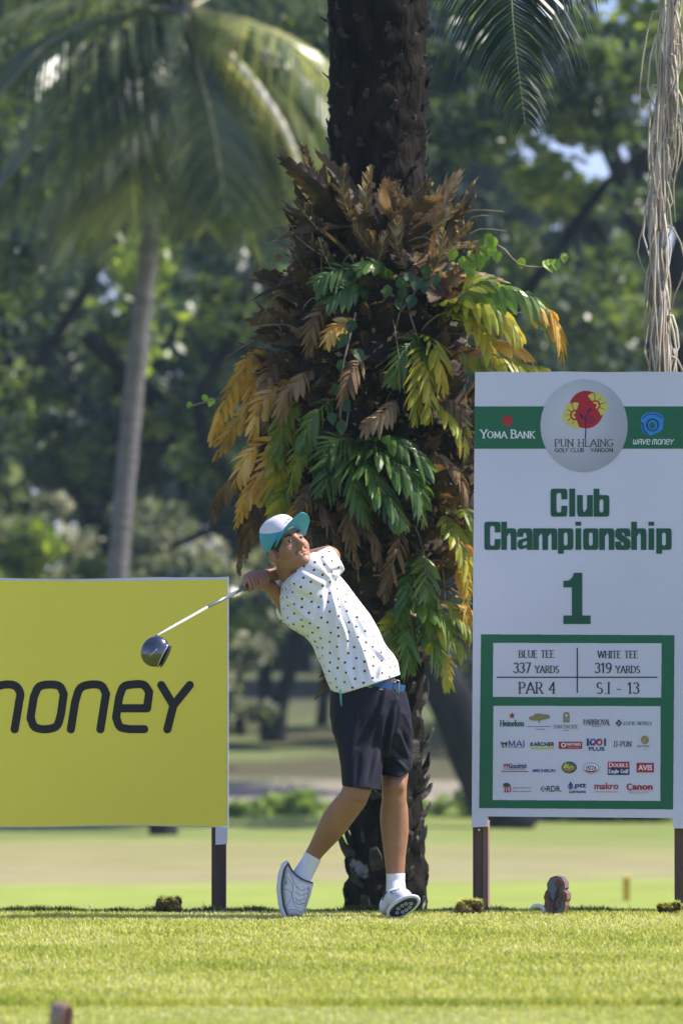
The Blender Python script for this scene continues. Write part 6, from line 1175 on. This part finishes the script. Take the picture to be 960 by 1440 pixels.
hc_ = g_(218.5,916,-.74); fn = Vector((.88,-.10,-.42)).normalized(); cam_ax = Vector((.0,-1,.12)); cam_ax = (cam_ax-fn*cam_ax.dot(fn)).normalized(); th_ = fn.cross(cam_ax); AX = [list(fn), list(cam_ax), list(th_)]
s = SDF(hc_-.09, hc_+.09, .0016); s.ell(hc_, (.055,.036,.061), AX); s.plane(hc_+np.array(fn)*.040, fn, k=.004); V, F = s.mesh(); put('club_head', V, F, [chrome], DR)
s = SDF(hc_-.09, hc_+.09, .0016); s.ell(hc_+np.array(fn)*.030, (.018,.0325,.0555), AX); s.plane(hc_+np.array(fn)*.0445, fn, k=.004); s.plane(hc_+np.array(fn)*.033, -fn); V, F = s.mesh(); put('rim', V, F, [chromeb], DR)
s = SDF(hc_-.09, hc_+.09, .0016); s.ell(hc_+np.array(fn)*.040, (.014,.034,.056), AX, 0); s.plane(hc_+np.array(fn)*.0455, -fn); s.plane(hc_+np.array(fn)*.0515, fn); V, F = s.mesh(); put('club_face', V, F, [blackp_m], DR)
mb = MB(); mb.tube([CL+np.array([.004,.0,.002]), hc_+np.array(th_)*0+np.array([.004,.0,.036])], [.0075,.010], 12); mb.build('hosel', chromeb, DR, True)
mb = MB(); mb.tube([hc_+np.array([-.022,-.034,-.020]), hc_+np.array([.008,-.036,.010])], [.0025,.004], 6); mb.build('sole_weight', chromeb, DR, True)
# ================================================================== SMALL THINGS ON THE TEE
soil_m = mat('clod_soil', (.10,.065,.04), (.03,.02,.014), scale=26, rough=1, bump=.008, bscale=60)
soilr_m = mat('clod_soil_reddish', (.16,.09,.06), (.05,.03,.022), scale=26, rough=1, bump=.008, bscale=60)
def clod(px, py, Y, w_, hh, seed, label, m, green):
    c = P(px, py, Y); root = empty('turf_clod', (c.x, c.y, 0), label, 'turf clod', None); r0 = np.random.default_rng(seed)
    s = SDF((c.x-w_*1.3, Y-w_, -.03), (c.x+w_*1.3, Y+w_, hh*2.2), .0024)
    for i in range(26):
        a = np.array([c.x+r0.uniform(-.8,.8)*w_, Y+r0.uniform(-.5,.5)*w_, r0.uniform(.1,1.0)*hh]); s.ell(a, r0.uniform(.30,.5, 3)*np.array([w_*.9, w_*.8, hh*.8]), None, .004)
    for i in range(40):
        a = np.array([c.x+r0.uniform(-1.1,1.1)*w_, Y-r0.uniform(.3,.8)*w_, r0.uniform(0,1.2)*hh]); s.ell(a, r0.uniform(.004,.011, 3), None, .002, 'sub')
    V, F = s.mesh(); link('soil', me_fast('soil', V, F), m, root, True)
    n = green; k = r0.integers(0, len(V), n*4); N = normals(V, F); k = k[(N[k, 2] > .25)][:n]; p = V[k]
    x, y, z = p.T; a = r0.uniform(0, 6.28, len(k)); L = r0.uniform(.008,.022, len(k)); d = np.stack([np.cos(a)*L, np.sin(a)*L, r0.uniform(-.2,.9, len(k))*L], 1); sd = np.stack([-np.sin(a), np.cos(a), 0*a], 1)*.0014
    VV = np.stack([p-sd, p+sd, p+d], 1).reshape(-1, 3); q = np.arange(len(k))*3; o = link('turf', me_fast('turf', VV, np.stack([q, q+1, q+2], 1), np.repeat(r0.uniform(0,.9,len(k)), 3)), grass_m, root); tag(o, kind='stuff')
clod(236, 1275, 22.35, .050, .058, 1, 'dark clod of turf lying left of the post of the yellow board', soil_m, 900)
clod(659, 1276, 22.25, .052, .052, 2, 'reddish clod of turf leaning on the left post of the championship sign', soilr_m, 1400)
clod(940, 1278, 22.25, .050, .040, 3, 'flat clod of turf beside the right post of the championship sign', soil_m, 1500)
marker_side = mat('marker_wood', (.20,.085,.05), (.12,.05,.03), scale=9, rough=.35, coat=.5, bump=.001); marker_blue = mat('marker_blue_paint', (.085,.13,.18), (.06,.095,.14), scale=14, rough=.35, bump=.001, bscale=60); marker_red = mat('marker_brown_relief', (.13,.045,.025), (.07,.028,.018), scale=16, rough=.4, bump=.002, bscale=60)
def marker(cx, base_py, Y, Hh, Ww, yaw, label, mats):
    c = P(cx, base_py, Y); root = empty('tee_marker', (c.x, Y, 0), label, 'tee marker', 'carved wooden tee markers'); M3 = Matrix.Rotation(yaw, 3, 'Z'); nrm = M3 @ Vector((0,-1,0)); ux = M3 @ Vector((1,0,0))
    out = [(-.62,0),(-.80,.10),(-1.0,.22),(-.92,.36),(-1.02,.46),(-.86,.60),(-.70,.66),(-.74,.80),(-.45,.95),(0,1.0),(.5,.96),(.78,.84),(.82,.70),(.70,.64),(.98,.56),(1.0,.42),(.84,.34),(.86,.26),(.62,0)]
    def W3(u, v, o): return Vector((c.x, Y, 0)) + ux*(u*Ww) + Vector((0,0,v*Hh)) + nrm*o
    mb = MB(); extrude(mb, [W3(u, v, .02) for u, v in out[::-1]], -nrm, .045); mb.build('block', mats[0], root)
    mb = MB(); extrude(mb, [W3(u*.84, .015+v*.93, .0245) for u, v in out[::-1]], -nrm, .006); mb.build('painted_face', mats[1], root)
    r = random.Random(3)
    for u, v, a, b_ in ((.35,.80,.30,.13),(-.62,.50,.22,.11),(-.60,.30,.22,.10),(.10,.52,.14,.06),(.55,.52,.26,.11),(.30,.28,.22,.09),(-.30,.16,.24,.08),(.62,.40,.18,.06),(.02,.10,.14,.07),(-.1,.34,.13,.05)):
        mb = MB(); extrude(mb, [W3(u+a*math.cos(t)*(1+.18*math.sin(5*t+u)), v+b_*math.sin(t)*(1+.18*math.sin(4*t)), .030) for t in np.linspace(0, 2*math.pi, 15)[:-1]][::-1], -nrm, .008); mb.build('carved_petal', mats[2], root)
    mb = MB()
    for q in ([(-.1,.02),(-.05,.3),(.1,.52),(.35,.74)], [(-.05,.25),(-.35,.42),(-.6,.5)], [(.05,.4),(.3,.5),(.55,.52)], [(0,.12),(.25,.24),(.3,.28)]): mb.tube([W3(u, v, .028) for u, v in q], .0028, 5)
    mb.build('carved_stem', blackp_m, root, True)
marker(783, 1287, 22.2, S(56, 22.2), S(17.5, 22.2), math.radians(-24), 'carved wooden tee marker with grey-blue face standing under the championship sign', (marker_side, marker_blue, marker_red))
pale_side = mat('marker_pale_wood', (.34,.23,.18), (.25,.16,.12), scale=9, rough=.45)
marker(86, 1487, 13.9, S(86, 13.9), S(12, 13.9), math.radians(50), 'out-of-focus wooden tee marker poking up at the bottom left corner', (pale_side, marker_red, marker_red))
white_p = mat('white_plastic', (.80,.80,.80), rough=.35)
def tee(px, Y, lay, label, name='golf_tee'):
    c = P(px, 1286, Y); mb = MB()
    if not lay: mb.tube([(c.x,Y,-.01),(c.x,Y,.028),(c.x,Y,.033),(c.x,Y,.036)], [.0022,.0024,.0048,.0056], 12)
    o = mb.build(name, white_p, None, True); tag(o, label, 'golf tee')
tee(127, 22.35, False, 'small white golf tee pushed in the turf under the yellow board')
# bent white plume lying against the marker
mb = MB(); mb.tube(catmull([P(743,1279,22.2), P(750,1274,22.2), P(758,1274,22.2), P(764,1279,22.2), P(763,1285,22.2)], 14), [.001,.003,.005,.0065,.0075,.008,.0085,.009,.0095,.0095,.009,.008,.007,.006], 10)
tag(mb.build('broken_tee', white_p, None, True), 'bent white plastic scrap lying beside the carved tee marker', 'litter')
# yellow stake far out on the fairway
Y = 52; q = P(880, 1234, Y); gz = float(ground_z(q.x, Y)); mb = MB(); h2 = (q.z-gz)/2
mb.box((q.x, Y, gz+h2), (S(4.6, Y), S(4.6, Y), h2+.0)); mb.add([(q.x-S(4.6,Y), Y-S(4.6,Y), q.z), (q.x+S(4.6,Y), Y-S(4.6,Y), q.z), (q.x+S(4.6,Y), Y+S(4.6,Y), q.z), (q.x-S(4.6,Y), Y+S(4.6,Y), q.z), (q.x, Y, q.z+S(4,Y))], [(0,1,4),(1,2,4),(2,3,4),(3,0,4)])
tag(mb.build('yellow_stake', mat('stake_paint', (.60,.38,.03), (.5,.3,.03), scale=6, rough=.6), None), 'yellow wooden stake out of focus on the fairway, right of the tee marker', 'stake')
# ---- air: the far trees fade a little
if HAZE:
    hm = bpy.data.materials.new('haze'); hm.use_nodes = True; N = hm.node_tree.nodes; N.remove(N['Principled BSDF']); v = N.new('ShaderNodeVolumePrincipled')
    v.inputs['Color'].default_value = (.55,.78,1,1); v.inputs['Density'].default_value = HAZE; v.inputs['Anisotropy'].default_value = .3; hm.node_tree.links.new(v.outputs[0], N['Material Output'].inputs['Volume'])
    mb = MB(); mb.box((0, 430, 16), (520, 490, 20)); o = mb.build('haze', hm); tag(o, kind='stuff')
